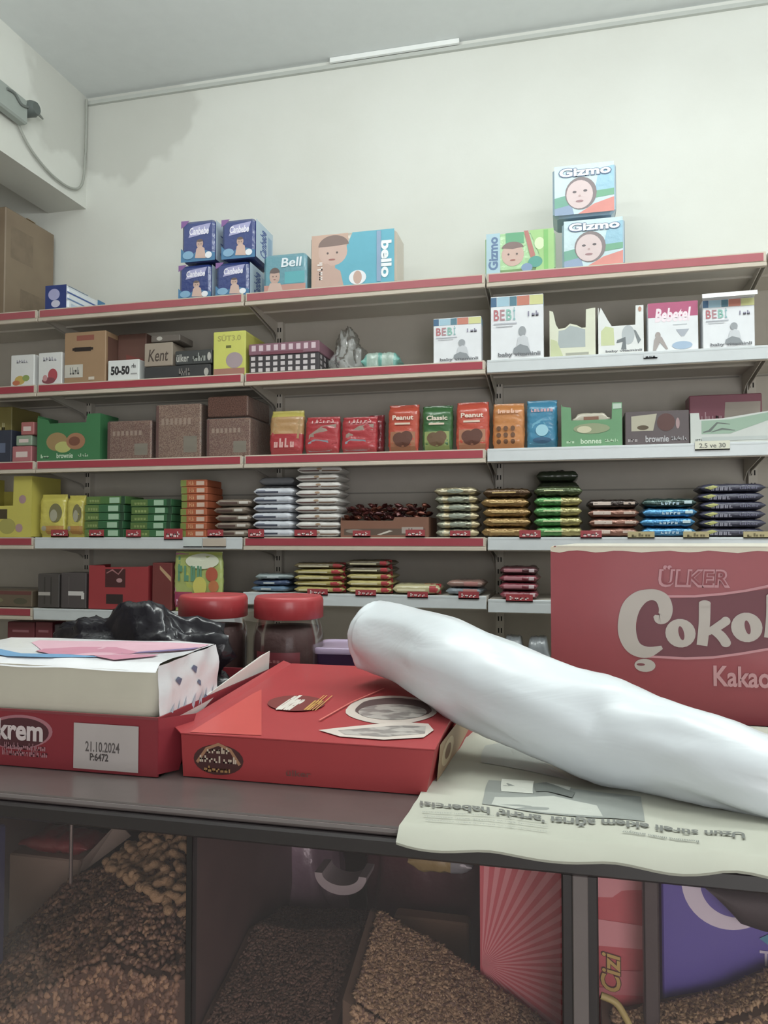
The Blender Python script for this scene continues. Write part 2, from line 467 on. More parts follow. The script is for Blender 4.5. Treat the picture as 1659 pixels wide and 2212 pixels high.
for k in range(5):
    x0, x1 = BX[k], BX[k + 1]
    bay = empty('shelving_bay', (x0, YS, 0), BL[k], 'shelf', group='grocery shelving bays along the back wall')
    w = x1 - x0
    b = MB(); b.box(.0005, w - .0005, .385, .392, .08, 2.285, PANEL)
    for zz in (.55, 1.0, 1.45, 1.9): b.box(.02, w - .02, .382, .3855, zz, zz + .006, mat('9f998e', .6))
    b.build('back_panel', bay)
    b = MB(); b.box(.001, .034, .35, .384, 0, 2.285, STEEL)
    zz = .1
    while zz < 2.24:
        b.box(.009, .014, .349, .3505, zz, zz + .02, mat('26221f', .8)); b.box(.021, .026, .349, .3505, zz, zz + .02, mat('26221f', .8)); zz += .05
    b.build('upright', bay)
    b = MB(); b.box(0.004, w - .004, .03, .38, 0.0, .1, STEEL); b.build('plinth', bay)
    for q, z in enumerate(ZS + [S5[k], S6[k]]):
        b = MB()
        b.box(.003, w - .003, 0.002, .375, z - .022, z, STEEL)
        b.box(.003, w - .003, 0.002, .012, z - .05, z - .022, CREAM)
        b.box(.01, w - .01, .18, .19, z - .03, z - .022, STEEL)
        sh = b.build('shelf', bay)
        red = STR[k][q] == 'r'
        b = MB()
        if red:
            b.box(.006, w - .006, -.004, .0015, z - .033, z + .003, CREAM, .001)
            b.box(.012, w - .014, -.0055, -.004, z - .031, z - .002, RED_GLARE if q == 0 else RED)
            b.box(.003, w - .003, -.006, .0015, z - .05, z - .034, CREAM, .002)
        else:
            b.box(.003, w - .003, -.005, .0015, z - .047, z + .003, WH, .002)
            b.box(.003, w - .003, -.0055, -.005, z - .0065, z - .004, mat('c2c9cb', .4))
        b.build('price_strip', sh)
        for sx in (.006, w - .010):
            b = MB(); b.prism([(sx, .38, z - .022), (sx, .38, z - .11), (sx, .32, z - .075), (sx, .03, z - .03), (sx, .03, z - .022)], (.003, 0, 0), STEEL)
            b.build('bracket', sh)
# ------------------------------------------------------------------ goods on the shelves
YF = 2.955
def dims(px0, px1, py, z, Y=YF):
    pc = (px0 + px1) / 2
    x0 = onY(px0, 1100, Y).x; x1 = onY(px1, 1100, Y).x
    return x0, x1, onY(pc, py, Y).z - z
EPS = .0008
def box_thing(name, label, cat, px0, px1, py, z, d, mt, art=None, right=None, Y=YF, group=None, bev=.003, rz=0, zoff=0, frontm=None, top=None, left=None):
    x0, x1, h = dims(px0, px1, py, z + zoff, Y)
    w = x1 - x0
    b = MB(); b.box(-w / 2, w / 2, 0, d, 0, h, mt, bev, front=frontm, top=top)
    if art: b.art(front(-w / 2, w / 2, 0, h, 0), art)
    if right: b.art(rightf(0, d, 0, h, w / 2), right)
    o = b.build(name, None, ((x0 + x1) / 2, Y, z + zoff + EPS), rz)
    return tag(o, label, cat, group)

# pillow-shaped wrapped pack. lying: w (x) long axis, d (y), h (z). standing: h (z) long axis, w (x), d (y)
def pillow(w, d, h, mfn, axis='x', n=24, m=28, crimp=.03, p=3.4, wr=.0015, seed=0, art=None, gusset=.16, sag=0):
    """mfn(a, t): a 0..1 along long axis, t 0..1 round the section -> material"""
    rr = random.Random(seed)
    ox = rr.random() * 50
    b = MB()
    L, A, T = (w, d, h) if axis == 'x' else (h, w, d)
    def prof(a):
        e = min(a, 1 - a)
        if e < crimp: return (.965 + .035 * sin(a * 160), .16)
        t = min(1, (e - crimp) / gusset)
        return (1 - .05 * (1 - t) ** 2, .16 + .84 * (1 - (1 - t) ** 3))
    def pt(a, ang, lift=0):
        ka, kt = prof(a)
        c, s_ = cos(ang), sin(ang)
        y = math.copysign(abs(c) ** (2 / p), c) * (A / 2 + lift) * ka
        z = math.copysign(abs(s_) ** (2 / p), s_) * (T / 2 * kt + lift)
        q = Vector((a * 9 + ox, c * 2.2, s_ * 2.2))
        wv = noise.noise(q * 1.6) * wr * 1.6 + noise.noise(q * 4) * wr
        y += wv * c; z += wv * s_
        return (a - .5) * L, y, z
    rows = []
    for i in range(n + 1):
        a = i / n
        row = []
        for j in range(m):
            l, y, z = pt(a, 2 * pi * j / m)
            row.append((l, y, z + T / 2) if axis == 'x' else (y, -z, l + L / 2))
        rows.append(row)
    b.grid(rows, None, closev=True, mfn=lambda i, j: mfn((i + .5) / n, (j + .5) / m))
    b.face(rows[0][::-1] if axis == 'x' else rows[0], mfn(0.01, .25)); b.face(rows[-1], mfn(.99, .25))
    if art:
        if axis == 'z':     # front face looks along -y: u over the width, v over the height
            def fn(u, v, l):
                a = min(max(v, .001), .999); ka, kt = prof(a)
                yy = (u - .5) * A
                q = min(.999, abs(yy) / (A / 2 * ka))
                th = (1 - q ** p) ** (1 / p) * T / 2 * kt
                ang = math.atan2(th, yy)
                return Vector((yy, -(th + .0012 + l * 2), (v - .0) * L))
            b.art(fn, art)
        else:               # long side facing -y: u along x, v over the thickness
            def fn(u, v, l):
                a = min(max(u, .001), .999); ka, kt = prof(a)
                zz = (v - .5) * T
                q = min(.97, abs(zz) / (T / 2 * kt + 1e-6))
                yy = (1 - q ** p) ** (1 / p) * A / 2 * ka
                return Vector(((u - .5) * L, -(yy + .0012 + l * 2), zz + T / 2))
            b.art(fn, art)
    return b

def place(o, label, cat, loc, rz=0, group=None):
    o.location = loc; o.rotation_euler = (0, 0, rz)
    return tag(o, label, cat, group)

def pouch(name, label, cat, px0, px1, py, z, mfn, art, d=.05, Y=YF + .02, lean=0, group=None, seed=0, crimp=.06, rz=0, wr=.002):
    x0, x1, h = dims(px0, px1, py, z, Y)
    b = pillow(x1 - x0, d, h, mfn, 'z', 26, 30, crimp, seed=seed, art=art, wr=wr)
    o = b.build(name, None, ((x0 + x1) / 2, Y + d / 2, z + EPS), rz)
    o.rotation_euler.x = -lean
    return tag(o, label, cat, group)

Z1, Z2, Z3, Z4 = [z + .003 for z in ZS]

# ============ top shelf
navy = film('2a3f86'); sky = ink('4a8fb8'); lav = ink('a9a8d6'); skin = ink('c9a596'); skin2 = ink('d3b0a2'); hairb = ink('6b5a58'); whi = ink('e9ecf2'); teal = ink('4aa5b5')
def canbebe(nm, lab, px0, px1, py, z, zo=0, Y=YF):
    a = [('p', [(0, 0), (1, 0), (1, .18), (.55, .3), (.25, .12), (0, .34)], ink('3f7fae')),
         ('p', [(0, 1), (.25, 1), (.12, .88), (0, .82)], ink('8a5aa0')),
         ('p', [(.22, .58), (.78, .66), (.88, .9), (.34, .84)], lav),
         ('t', 'Canbebe', .25, .64, .82, .82, ink('eceaf8'), 0, .03, .2),
         ('e', .56, .42, .1, .11, skin), ('e', .56, .46, .1, .07, hairb, .2, pi - .2), ('p', [(.42, .08), (.74, .06), (.7, .3), (.58, .38), (.46, .3)], skin2),
         ('e', .53, .41, .013, .013, hairb), ('e', .6, .41, .013, .013, hairb),
         ('e', .22, .16, .16, .1, ink('7db0d4')), ('e', .82, .13, .1, .08, whi)]
    r = [('r', .03, .03, .97, .97, ink('b9cfe0')), ('t', 'Canbebe', .25, .15, .6, .85, ink('3b5ea6'), 1, .03), ('r', .68, .1, .9, .8, ink('8fb2d2'))]
    x0, x1, h = dims(px0, px1, py, z + zo, Y)
    w = x1 - x0; t = empty('diaper_pack', ((x0 + x1) / 2, Y, z + zo + EPS), lab, 'diapers', group='navy diaper packs stacked two by two on the top shelf')
    b = MB(); b.box(-w / 2, w / 2, 0, .2, 0, h, navy, .014); b.art(front(-w / 2, w / 2, 0, h, 0), a, .001); b.art(rightf(0, .2, 0, h, w / 2), r, .001); b.build('wrapper', t)
    b = MB(); b.tube(smooth([Vector((-.04, .1, h - .003)), Vector((-.03, .1, h + .006)), Vector((0, .1, h + .009)), Vector((.03, .1, h + .006)), Vector((.04, .1, h - .003))]), .004, navy, 6); b.build('carry_handle', t)
    return t
canbebe(0, 'navy diaper pack at bottom left of the two-by-two stack', 381, 452, 572, Z1)
canbebe(0, 'navy diaper pack at bottom right of the two-by-two stack', 462, 535, 566, Z1)
hb = dims(381, 452, 572, Z1)[2] + .012; hb2 = dims(462, 535, 566, Z1)[2] + .012
canbebe(0, 'navy diaper pack at top left of the two-by-two stack', 386, 460, 476, Z1, hb)
canbebe(0, 'navy diaper pack at top right of the two-by-two stack', 474, 548, 473, Z1, hb2)

# navy and white pack lying end-on
x0, x1, h = dims(90, 138, 616, Z1); w = x1 - x0
wp = empty('diaper_pack', ((x0 + x1) / 2, YF, Z1 + EPS), 'navy and white soft pack lying end-on beside the large brown carton', 'diapers')
b = MB(); b.box(-w / 2, w / 2, 0, .29, 0, h, film('dfe6ee'), .016, front=navy)
b.art(front(-w / 2, w / 2, 0, h, 0), [('r', .02, .02, .98, .98, navy), ('e', .42, .62, .26, .22, lav), ('e', .5, .26, .2, .14, ink('c9c6dc'))], .001)
b.art(rightf(0, .29, 0, h, w / 2), [('r', .0, .66, .78, .72, ink('3b5ea6')), ('r', .0, .42, .78, .47, ink('5d86bc')), ('r', .78, .02, .99, .98, ink('3f83b4')), ('r', .1, .14, .7, .3, ink('b9cde2'))], .001)
b.art(topf(-w / 2, w / 2, 0, .29, h), [('r', .1, .1, .9, .6, ink('c3d3e6'))], .001)
b.build('wrapper', wp)
b = MB(); b.box(-.03, .03, .1, .16, h + .0008, h + .005, mat('e8ecf0', .3), .002); b.build('adhesive_flap', wp)

# teal 'Bell' pack
a = [('r', .02, .02, .98, .2, ink('c68d80')), ('r', .5, .22, .96, .52, ink('4cb0bb')), ('e', .27, .42, .12, .2, skin), ('e', .27, .5, .12, .15, hairb, .1, pi - .1), ('p', [(.1, .04), (.46, .04), (.4, .24), (.16, .26)], skin2),
     ('e', .23, .42, .013, .016, hairb), ('e', .31, .42, .013, .016, hairb), ('e', .27, .34, .03, .012, ink('a05a55')), ('t', 'Bell', .42, .64, .9, .88, ink('dfeaf2'), 0, .02, .1)]
box_thing('diaper_pack', 'low teal diaper pack lettered Bell between navy stack and peach pack', 'diapers', 566, 660, 548, Z1, .16, film('5a9cae'), a, bev=.012)
# big peach and teal pack
a = [('r', .02, .02, .45, .98, ink('cda894')), ('p', [(.42, .02), (.98, .02), (.98, .98), (.5, .98), (.42, .7), (.3, .45), (.28, .1), (.36, .02)], ink('52b3cc')),
     ('e', .27, .66, .17, .25, skin2), ('e', .28, .76, .18, .2, ink('8a716a'), .1, pi), ('e', .21, .64, .012, .02, hairb), ('e', .32, .64, .012, .02, hairb), ('e', .26, .52, .04, .015, ink('a8655c')),
     ('p', [(.06, .02), (.4, .02), (.36, .3), (.2, .46), (.08, .3)], skin), ('e', .56, .16, .1, .13, whi), ('e', .56, .16, .05, .12, skin), ('r', .78, .06, .83, .96, ink('8aa6c8')),
     ('t', 'bello', .83, .12, .95, .78, ink('eef2f6'), 3, .04), ('t', 'baby', .09, .15, .15, .5, ink('eee2dc'), 1, .02)]
o = box_thing('diaper_pack', 'wide peach and teal diaper pack with sideways white lettering', 'diapers', 668, 856, 500, Z1, .16, film('c3b3a2'), a, bev=.014)

# green and teal lying pack
a = [('r', .02, .02, .22, .98, ink('a8cbd8')), ('t', 'Gizmo', .05, .12, .19, .9, ink('5f7fa8'), 1, .04), ('r', .3, .7, .56, .96, ink('5fae80')), ('e', .4, .45, .16, .27, skin2),
     ('e', .4, .58, .16, .17, ink('8b7370'), .2, pi - .2), ('e', .34, .46, .014, .024, hairb), ('e', .46, .46, .014, .024, hairb), ('e', .4, .32, .04, .018, ink('a8655c')),
     ('p', [(.56, .98), (.62, .98), (.72, .4), (.66, .3)], ink('c0776f')), ('p', [(.64, .98), (.98, .98), (.98, .02), (.72, .02), (.78, .4)], ink('9fd07d')), ('e', .78, .66, .07, .14, ink('d7efb8')),
     ('e', .72, .24, .1, .13, ink('4fa596')), ('e', .6, .12, .08, .1, ink('7f9cc2')), ('r', .84, .04, .9, .96, ink('7cc464'))]
box_thing('diaper_pack', 'green and pale teal diaper pack lying on its side', 'diapers', 1050, 1204, 498, Z1, .16, film('a3d394'), a, bev=.018)
def gizmo(lab, px0, px1, py, z, zo, rz, Y):
    x0, x1, h = dims(px0, px1, py, z + zo, Y); w = x1 - x0
    t = empty('diaper_pack', ((x0 + x1) / 2, Y, z + zo + EPS), lab, 'diapers', rz, 'pale blue diaper packs stacked on the top shelf')
    b = MB(); b.box(-w / 2, w / 2, 0, .17, 0, h, film('a9c6da'), .016)
    b.art(front(-w / 2, w / 2, 0, h, 0), [('r', .03, .03, .97, .97, film('c4dfe6')), ('p', [(.66, .4), (.97, .36), (.97, .9), (.74, .86)], film('8fc3da')), ('p', [(.03, .1), (.3, .22), (.3, .42), (.03, .36)], ink('6fae98')),
          ('p', [(.03, .03), (.34, .03), (.3, .22), (.03, .16)], ink('8fa6c6')), ('p', [(.62, .3), (.97, .34), (.97, .46), (.66, .44)], ink('6fb08c')), ('p', [(.4, .03), (.97, .03), (.97, .3), (.66, .2)], ink('e08a80')),
          ('e', .45, .42, .25, .31, ink('8a7d80')), ('e', .43, .4, .21, .27, ink('d9c3c3')), ('e', .35, .45, .032, .022, ink('6d6468')), ('e', .52, .46, .032, .022, ink('6d6468')), ('e', .43, .37, .02, .02, ink('c2a3a2')), ('e', .43, .27, .06, .022, ink('a87f84')),
          ('t', 'Gizmo', .095, .735, .935, .925, ink('5f7699'), 0, .07), ('t', 'Gizmo', .11, .75, .92, .91, ink('f4f8fb'), 0, .035)], .0012)
    b.art(rightf(0, .17, 0, h, w / 2), [('r', .1, .08, .9, .92, ink('8fc0d8'))], .001)
    b.build('wrapper', t)
    b = MB(); b.tube(smooth([Vector((-.04, .09, h - .003)), Vector((-.03, .09, h + .007)), Vector((0, .09, h + .01)), Vector((.03, .09, h + .007)), Vector((.04, .09, h - .003))]), .004, film('b8d6e2'), 6); b.build('carry_handle', t)
gizmo('lower pale blue diaper pack with smiling baby print, below its twin', 1219, 1356, 470, Z1, 0, 0, YF)
gizmo('upper pale blue diaper pack with smiling baby print, on its twin', 1199, 1338, 351, Z1, dims(1219, 1356, 470, Z1)[2] + .013, 0, YF)

# big brown carton on the far left top shelf
cbx = empty('cardboard_carton', (-2.72, 2.95, Z1 + EPS), 'large plain brown cardboard carton on the far left top shelf', 'carton')
b = MB(); hh = .50
b.box(-.23, .23, 0, .34, 0, hh, patterned('corrugated_brown', '8f7a5f', '7d6850', (6, 6, 6), soft=.3), .004)
b.art(rightf(0, .34, 0, hh, .23), [('r', .1, .55, .55, .85, patterned('carton_print', '8a755b', '75624b', (16, 16, 16), .5, soft=.25)), ('r', .3, .12, .8, .3, patterned('carton_print', '8a755b', '75624b', (16, 16, 16), .5, soft=.25))])
b.build('body', cbx)
b = MB(); b.box(-.232, .232, .14, .2, hh + .0005, hh + .002, mat('a18a60', .3)); b.build('tape', cbx)

# ============ second shelf
g = 'small white cartons with fruit print at the left'
box_thing('juice_carton', 'white carton with yellow fruit print, left of its twin', 'carton', 18, 69, 767, Z2, .1, card('dcdcda'),
          [('e', .4, .2, .22, .14, ink('c8a93c')), ('e', .66, .26, .15, .1, ink('8aa04a')), ('e', .25, .12, .16, .08, ink('c86a3c')), ('t', 'Meyve', .25, .74, .75, .84, ink('a8a4b4'))], group=g)
box_thing('juice_carton', 'white carton with red fruit print, beside the brown carton', 'carton', 78, 129, 762, Z2, .1, card('dcdcda'),
          [('e', .62, .3, .2, .2, ink('b8414c')), ('e', .45, .14, .28, .1, ink('8a3f4a')), ('e', .3, .22, .1, .1, ink('c88a8c')), ('t', 'Meyve', .2, .74, .8, .86, ink('a8a4b4'))], group=g)
t = box_thing('handled_carton', 'brown carton with dark hand slot and white label', 'carton', 134, 224, 717, Z2, .3, card('a5815a'),
          [('r', .3, .83, .72, .93, ink('96503f')), ('r', .2, .64, .7, .69, ink('2a1c16')), ('r', .25, .62, .65, .7, ink('2a1c16')), ('r', .02, .12, .46, .37, ink('c9c4b8')), ('t', 'Gıda', .14, .18, .38, .32, ink('8a8a86')), ('r', .6, .06, .74, .12, ink('cdbfae'))], right=[('r', .05, .05, .9, .9, ink('6a4436'))])
box_thing('dark_carton', 'dark brown carton standing behind the small white labelled box', 'carton', 250, 312, 722, Z2, .2, card('6b4438'), [('p', [(.3, .6), (.9, .5), (.9, .4), (.3, .5)], ink('823a30'))], Y=YF + .09)
box_thing('label_box', 'small white box with bold black numerals', 'box', 229, 297, 778, Z2, .07, card('dcdfdd'), [('t', '50-50', .1, .3, .7, .72, ink('2c2b2d'), 0, .05), ('t', '%1', .76, .6, .92, .8, ink('3c3b3d')), ('r', .74, .3, .94, .36, ink('9a9a9a'))])
# black boxes and beige one
box_thing('coffee_box', 'flat dark box lying lowest under the other dark box', 'box', 308, 452, 790, Z2, .22, card('39393b'), [('t', 'Altın', .53, .2, .7, .75, ink('8a827c'), 0, .02, .2), ('e', .94, .4, .035, .3, ink('b0aca4'))])
hb = dims(308, 452, 790, Z2)[2] + .002
box_thing('coffee_box', 'dark box with pale lettering, on top of the flat dark box', 'box', 375, 455, 757, Z2, .2, card('3f4142'), [('t', 'ülker', .04, .2, .38, .75, ink('b9b7b0')), ('t', 'kahve', .48, .2, .84, .8, ink('a3a7a0')), ('e', .93, .5, .05, .3, ink('b8b4ac'))], zoff=hb)
box_thing('coffee_box', 'beige box lettered Kent on the dark flat box', 'box', 308, 369, 741, Z2, .12, card('a39382'), [('t', 'Kent', .14, .2, .86, .72, ink('4a3c34'), 0, .01, .2)], zoff=hb)
bx = dims(308, 369, 741, Z2)[2] - hb
box_thing('coffee_box', 'small grey-brown box topmost over the beige Kent box', 'box', 322, 385, 724, Z2, .12, card('6a6058'), [('e', .3, .5, .1, .3, ink('b8b2a8'))], zoff=hb + bx + .003)
# yellow carton
box_thing('yellow_carton', 'bright yellow carton with grey print, left of the checked tin', 'carton', 458, 528, 716, Z2, .26, card('cfd03e'),
          [('t', 'SÜT3.0', .14, .78, .86, .93, ink('a8a23e')), ('r', .4, .62, .56, .68, ink('6a6a20')), ('e', .66, .34, .26, .18, ink('a8949a')), ('r', .02, .02, .98, .16, ink('a8705f'))], right=[('r', .05, .05, .95, .95, ink('c2c030'))])
# checked tin
x0, x1, h = dims(536, 688, 740, Z2); w = x1 - x0
t = empty('checked_tin', ((x0 + x1) / 2, YF, Z2 + EPS), 'box checked in pink over black and white squares', 'tin')
b = MB(); b.box(-w / 2, w / 2, 0, .2, 0, h * .62, card('3a3338'), .003)
A = []
for i in range(9):
    for j in range(3):
        A.append(('r', .03 + i * .107, .1 + j * .31, .09 + i * .107, .3 + j * .31, ink('c9c0c2')))
b.art(front(-w / 2, w / 2, 0, h * .62, 0), A, dl=0); b.art(rightf(0, .2, 0, h * .62, w / 2), [('r', .08 + .25 * i, .1 + .31 * j, .2 + .25 * i, .3 + .31 * j, ink('a59ca0')) for i in range(4) for j in range(3)], dl=0)
b.build('body', t)
b = MB(); b.box(-w / 2 - .002, w / 2 + .002, -.002, .202, h * .62 + .0005, h, card('8a5a6c'), .003)
A = [('r', .04 + i * .107, .35, .1 + i * .107, .85, ink('d5bcc6')) for i in range(9)] + [('r', .18, .0, .78, .25, ink('7a3a4c'))]
b.art(front(-w / 2, w / 2, h * .62, h, -.002), A, dl=0); b.build('lid', t)
# crumpled clear bag with teal pouch
def crumple(name, label, cat, c, rx, ry, rz, mt, seed=0, amp=.25, n=26, group=None, fr=2.2, taper=None):
    b = MB(); rows = []
    for i in range(n + 1):
        ph = -pi / 2 + pi * i / n; row = []
        for j in range(n * 2):
            th = 2 * pi * j / (n * 2)
            d = Vector((cos(ph) * cos(th), cos(ph) * sin(th), sin(ph)))
            nn = 1 + amp * noise.noise(d * fr + Vector((seed, 0, 0))) + amp * .6 * abs(noise.noise(d * fr * 2.7 + Vector((0, seed, 0)))) - amp * .2
            z = d.z
            if z < -.35: z = -.35 - (abs(z) - .35) * .25
            zz = (z + .5)
            tp = 1 if taper is None else taper(zz / 1.5)
            row.append((d.x * rx * nn * tp, d.y * ry * nn * tp, max(0.001, zz / 1.5 * rz * 1.0 * (1 + (nn - 1) * .6))))
        rows.append(row)
    b.grid(rows, mt, closev=True)
    return tag(b.build(name, None, c), label, cat, group)
p0 = onY(748, 790, 3.08)
crumple('clear_plastic_bag', 'crumpled clear plastic bag standing right of the checked box', 'bag', (p0.x + .0, 3.09, Z2), .085, .08, .2, clear_film('bag_film', (.84, .85, .84), .7, .22), 3, .5, taper=lambda t: 1.05 - .55 * t)
p0 = onY(828, 790, 3.05)
b = pillow(.16, .1, .075, lambda a, t: mat('9fb8ac', .35, .4, .5, 45) if (int(a * 7) % 3) else mat('5fa79c', .35, .4, .5, 45), 'x', 20, 20, .04, seed=8, wr=.006)
place(b.build('small_pouch'), 'pale teal soft pouch lying beside the clear bag', 'pouch', (p0.x, 3.04, Z2))

# baby cereal boxes
def cereal(lab, px0, px1, py, vitamins=True, openlid=False, Y=YF):
    x0, x1, h = dims(px0, px1, py, Z2, Y); w = x1 - x0
    t = empty('cereal_box', ((x0 + x1) / 2, Y, Z2 + EPS), lab, 'box', group='white baby cereal boxes on the second shelf')
    b = MB(); b.box(-w / 2, w / 2, 0, .07, 0, h, card('e2e5ea'), .002)
    cols = ['3f6c94', '9ec8dc', '4f8296', 'cf7a63', 'd3d486']
    xs = [0, .12, .36, .5, .74, 1]
    A = [('r', xs[i] + .004, .84, xs[i + 1] - .004, .985, ink(cols[i])) for i in range(5)]
    A += [('t', 'B', .06, .62, .16, .79, ink('c06870'), 0, .02), ('t', 'E', .18, .62, .27, .79, ink('b8848c'), 0, .02), ('t', 'B', .3, .62, .4, .79, ink('7fbfb0'), 0, .02), ('t', 'İ', .43, .62, .47, .82, ink('86bcc0'), 0, .02),
          ('r', .06, .56, .5, .58, ink('b9bcc6')), ('r', .1, .52, .42, .535, ink('c2c5cc')), ('t', 'süt', .7, .66, .92, .74, ink('8a87a0'), 0, .02),
          ('e', .6, .44, .07, .075, ink('9aa0a6')), ('p', [(.48, .16), (.74, .16), (.7, .34), (.62, .38), (.52, .34)], ink('c8ccd2')), ('p', [(.42, .1), (.78, .08), (.7, .2), (.56, .24), (.44, .18)], ink('8a9096')),
          ('t', 'baby vitaminli', .14, .04, .94, .12, ink('6d7076'), 0, .03)]
    b.art(front(-w / 2, w / 2, 0, h, 0), A)
    b.art(rightf(0, .07, 0, h, w / 2), [('r', .1, .84, .9, .98, ink('9ec8dc'))])
    b.build('box_body', t)
    if openlid:
        b = MB(); b.prism([(-w / 2 - .006, -.03, h + .012), (w / 2 + .004, -.03, h + .014), (w / 2, .002, h + .001), (-w / 2, .002, h + .001)], (0, 0, .002), card('eceef0'))
        b.prism([(-w / 2 - .006, -.03, h + .012), (w / 2 + .004, -.03, h + .014), (w / 2 + .004, -.032, h - .0), (-w / 2 - .006, -.032, h - .002)], (0, -.0015, 0), card('eceef0'))
        b.build('open_flap', t)
cereal('white baby cereal box standing left of the middle post', 937, 1041, 686)
cereal('tallest white baby cereal box, first right of the middle post', 1062, 1177, 638)
cereal('white baby cereal box with raised open flap at far right', 1524, 1637, 645, openlid=True)
# cream display trays with torn front
def tray(name, lab, cat, px0, px1, py, z, mt, prof, art=None, d=.14, Y=YF, inner=None, group=None, side=None, ph=None, parts=None):
    """open shelf tray: front panel with the given outline (u, v in 0..1), full sides and back"""
    x0, x1, h = dims(px0, px1, py, z, Y); w = x1 - x0
    t = empty(name, ((x0 + x1) / 2, Y, z + EPS), lab, cat, group=group)
    inn = inner or mt
    b = MB()
    P = [(-w / 2 + u * w, 0, v * h) for u, v in prof]
    b.prism(P, (0, .0025, 0), mt, inn)
    if art: b.art(front(-w / 2, w / 2, 0, h, 0), art)
    b.build('front_panel', t)
    b = MB()
    b.box(-w / 2, -w / 2 + .0025, .003, d, 0, h, side or mt); b.box(w / 2 - .0025, w / 2, .003, d, 0, h, side or mt)
    b.box(-w / 2, w / 2, d, d + .0025, 0, h * (ph or .8), inn); b.box(-w / 2, w / 2, .003, d, 0, .002, inn)
    b.build('tray', t)
    return t, w, h
prof = [(0, 0), (1, 0), (1, 1), (.8, .98), (.79, .6), (.7, .6), (.6, .66), (.45, .7), (.35, .62), (.2, .6), (.14, .7), (.08, .97), (0, 1)]
t, w, h = tray('display_tray', 'opened cream display tray with plain grey card front', 'display box', 1190, 1290, 668, Z2, card('d9dcc4'), prof,
     [('p', [(.18, .2), (.78, .2), (.78, .56), (.6, .62), (.45, .66), (.34, .58), (.2, .56)], card('a9b4b6')), ('p', [(.02, .02), (.3, .02), (.16, .35), (.02, .4)], ink('c3cc9a')), ('r', .35, .04, .85, .09, ink('a3a596'))], inner=card('c4c6b6'), group='cream display trays with torn-out fronts')
prof = [(0, 0), (1, 0), (1, 1), (.83, 1), (.82, .6), (.3, .6), (.22, .72), (.12, .9), (.06, 1), (0, .8)]
t, w, h = tray('display_tray', 'opened cream display tray with grey curved figure print', 'display box', 1296, 1395, 662, Z2, card('e0e3e2'), prof,
     [('p', [(.06, .2), (.36, .2), (.34, .56), (.16, .6), (.06, .5)], ink('c8d29a')), ('e', .66, .4, .14, .2, ink('b4bcc0')), ('p', [(.5, .1), (.62, .1), (.6, .36), (.42, .3), (.4, .24), (.54, .26)], ink('70787c')), ('p', [(.78, .5), (.83, .48), (.94, .28), (.88, .2)], ink('7c8488')), ('t', 'baby vitaminli', .16, .04, .96, .1, ink('6d7076'), 0, .03), ('e', .92, .92, .035, .05, ink('c08a70'))], inner=card('c9cbc2'), group='cream display trays with torn-out fronts')
# pink topped box
box_thing('cereal_box', 'white box with magenta top band and white script', 'box', 1404, 1514, 652, Z2, .07, card('e2e6ea'),
          [('r', 0.005, .7, .995, .995, ink('bd4f7c')), ('t', 'Bebetel', .14, .6, .86, .88, ink('f0dfe8'), 0, .04, .2), ('r', .5, .53, .78, .545, ink('b4bcc4')), ('p', [(.56, .44), (.82, .44), (.72, .3), (.66, .3)], ink('a9b0bc')), ('e', .68, .12, .2, .08, ink('9db8d4')),
           ('e', .2, .34, .055, .07, ink('a79b98')), ('p', [(.1, .04), (.16, .04), (.24, .2), (.36, .05), (.4, .06), (.28, .3), (.18, .36), (.12, .24)], ink('a89e9c'))])

# ============ third shelf
# bay at far left: packs
box_thing('snack_box', 'dull yellow box cut by the left picture edge', 'box', -45, 22, 880, Z3, .2, card('8f8232'), [('t', 'Bizim', .2, .6, .8, .8, ink('c9bf82'))], Y=YF + .1)
box_thing('snack_box', 'small dark navy box at the left picture edge', 'box', -40, 22, 930, Z3, .08, card('2f3548'), [('r', .2, .3, .8, .6, ink('5f6a86'))])
hbb = 0
for i, (c, lb, x0_, x1_, py) in enumerate([('b4656a', 'bottom', 24, 66, 964), ('8ba087', 'middle', 32, 66, 941), ('b0605e', 'top', 42, 70, 912)]):
    px_h = dims(x0_, x1_, py, Z3 + hbb)[2]
    box_thing('soap_box', {'bottom': 'pink lowest small box', 'middle': 'pale green middle small box', 'top': 'pink uppermost small box'}[lb] + ' left of the green display tray', 'box', x0_, x1_, py, Z3, .09, card(c), [('r', .2, .3, .8, .65, ink('d8c3bd'))], zoff=hbb, group='small boxes stacked left of the green display tray')
    hbb += px_h + .002
# green display tray
GRN = card('2f7a45')
prof = [(0, 0), (1, 0), (1, 1), (.8, 1), (.78, .82), (.2, .82), (.17, .9), (0, .96)]
t, w, h = tray('display_tray', 'dark green display tray of bars left of the brown shrink-wrapped cartons', 'display box', 78, 214, 896, Z3, GRN, prof,
     [('e', .32, .42, .17, .2, ink('a0804a')), ('e', .42, .3, .13, .12, ink('b6b65a')), ('e', .62, .42, .15, .18, ink('a56f48')), ('e', .6, .42, .09, .1, ink('7a4630')), ('t', 'Nut', .06, .07, .2, .15, ink('b8d0b0')), ('t', 'brownie', .32, .06, .58, .17, ink('c9dcc0')), ('t', 'Green', .66, .08, .84, .15, ink('b8d0b0'))], side=GRN, ph=.7)
def bars(n, w, d, h, base, labf, cols, group, nm='snack_bar', artc='e9efe6', tilt=0):
    for i in range(n):
        b = pillow(w, .03, h, (lambda c: (lambda a, t: film(c)))(cols[i % len(cols)]), 'x', 14, 14, .06, seed=i + 60, art=[('r', .3, .3, .7, .7, ink(artc))])
        place(b.build(nm), labf(i), 'snack', (base[0], base[1] + i * .034, base[2] + i * .002), R.uniform(-.05, .05), group)
xc = t.location.x
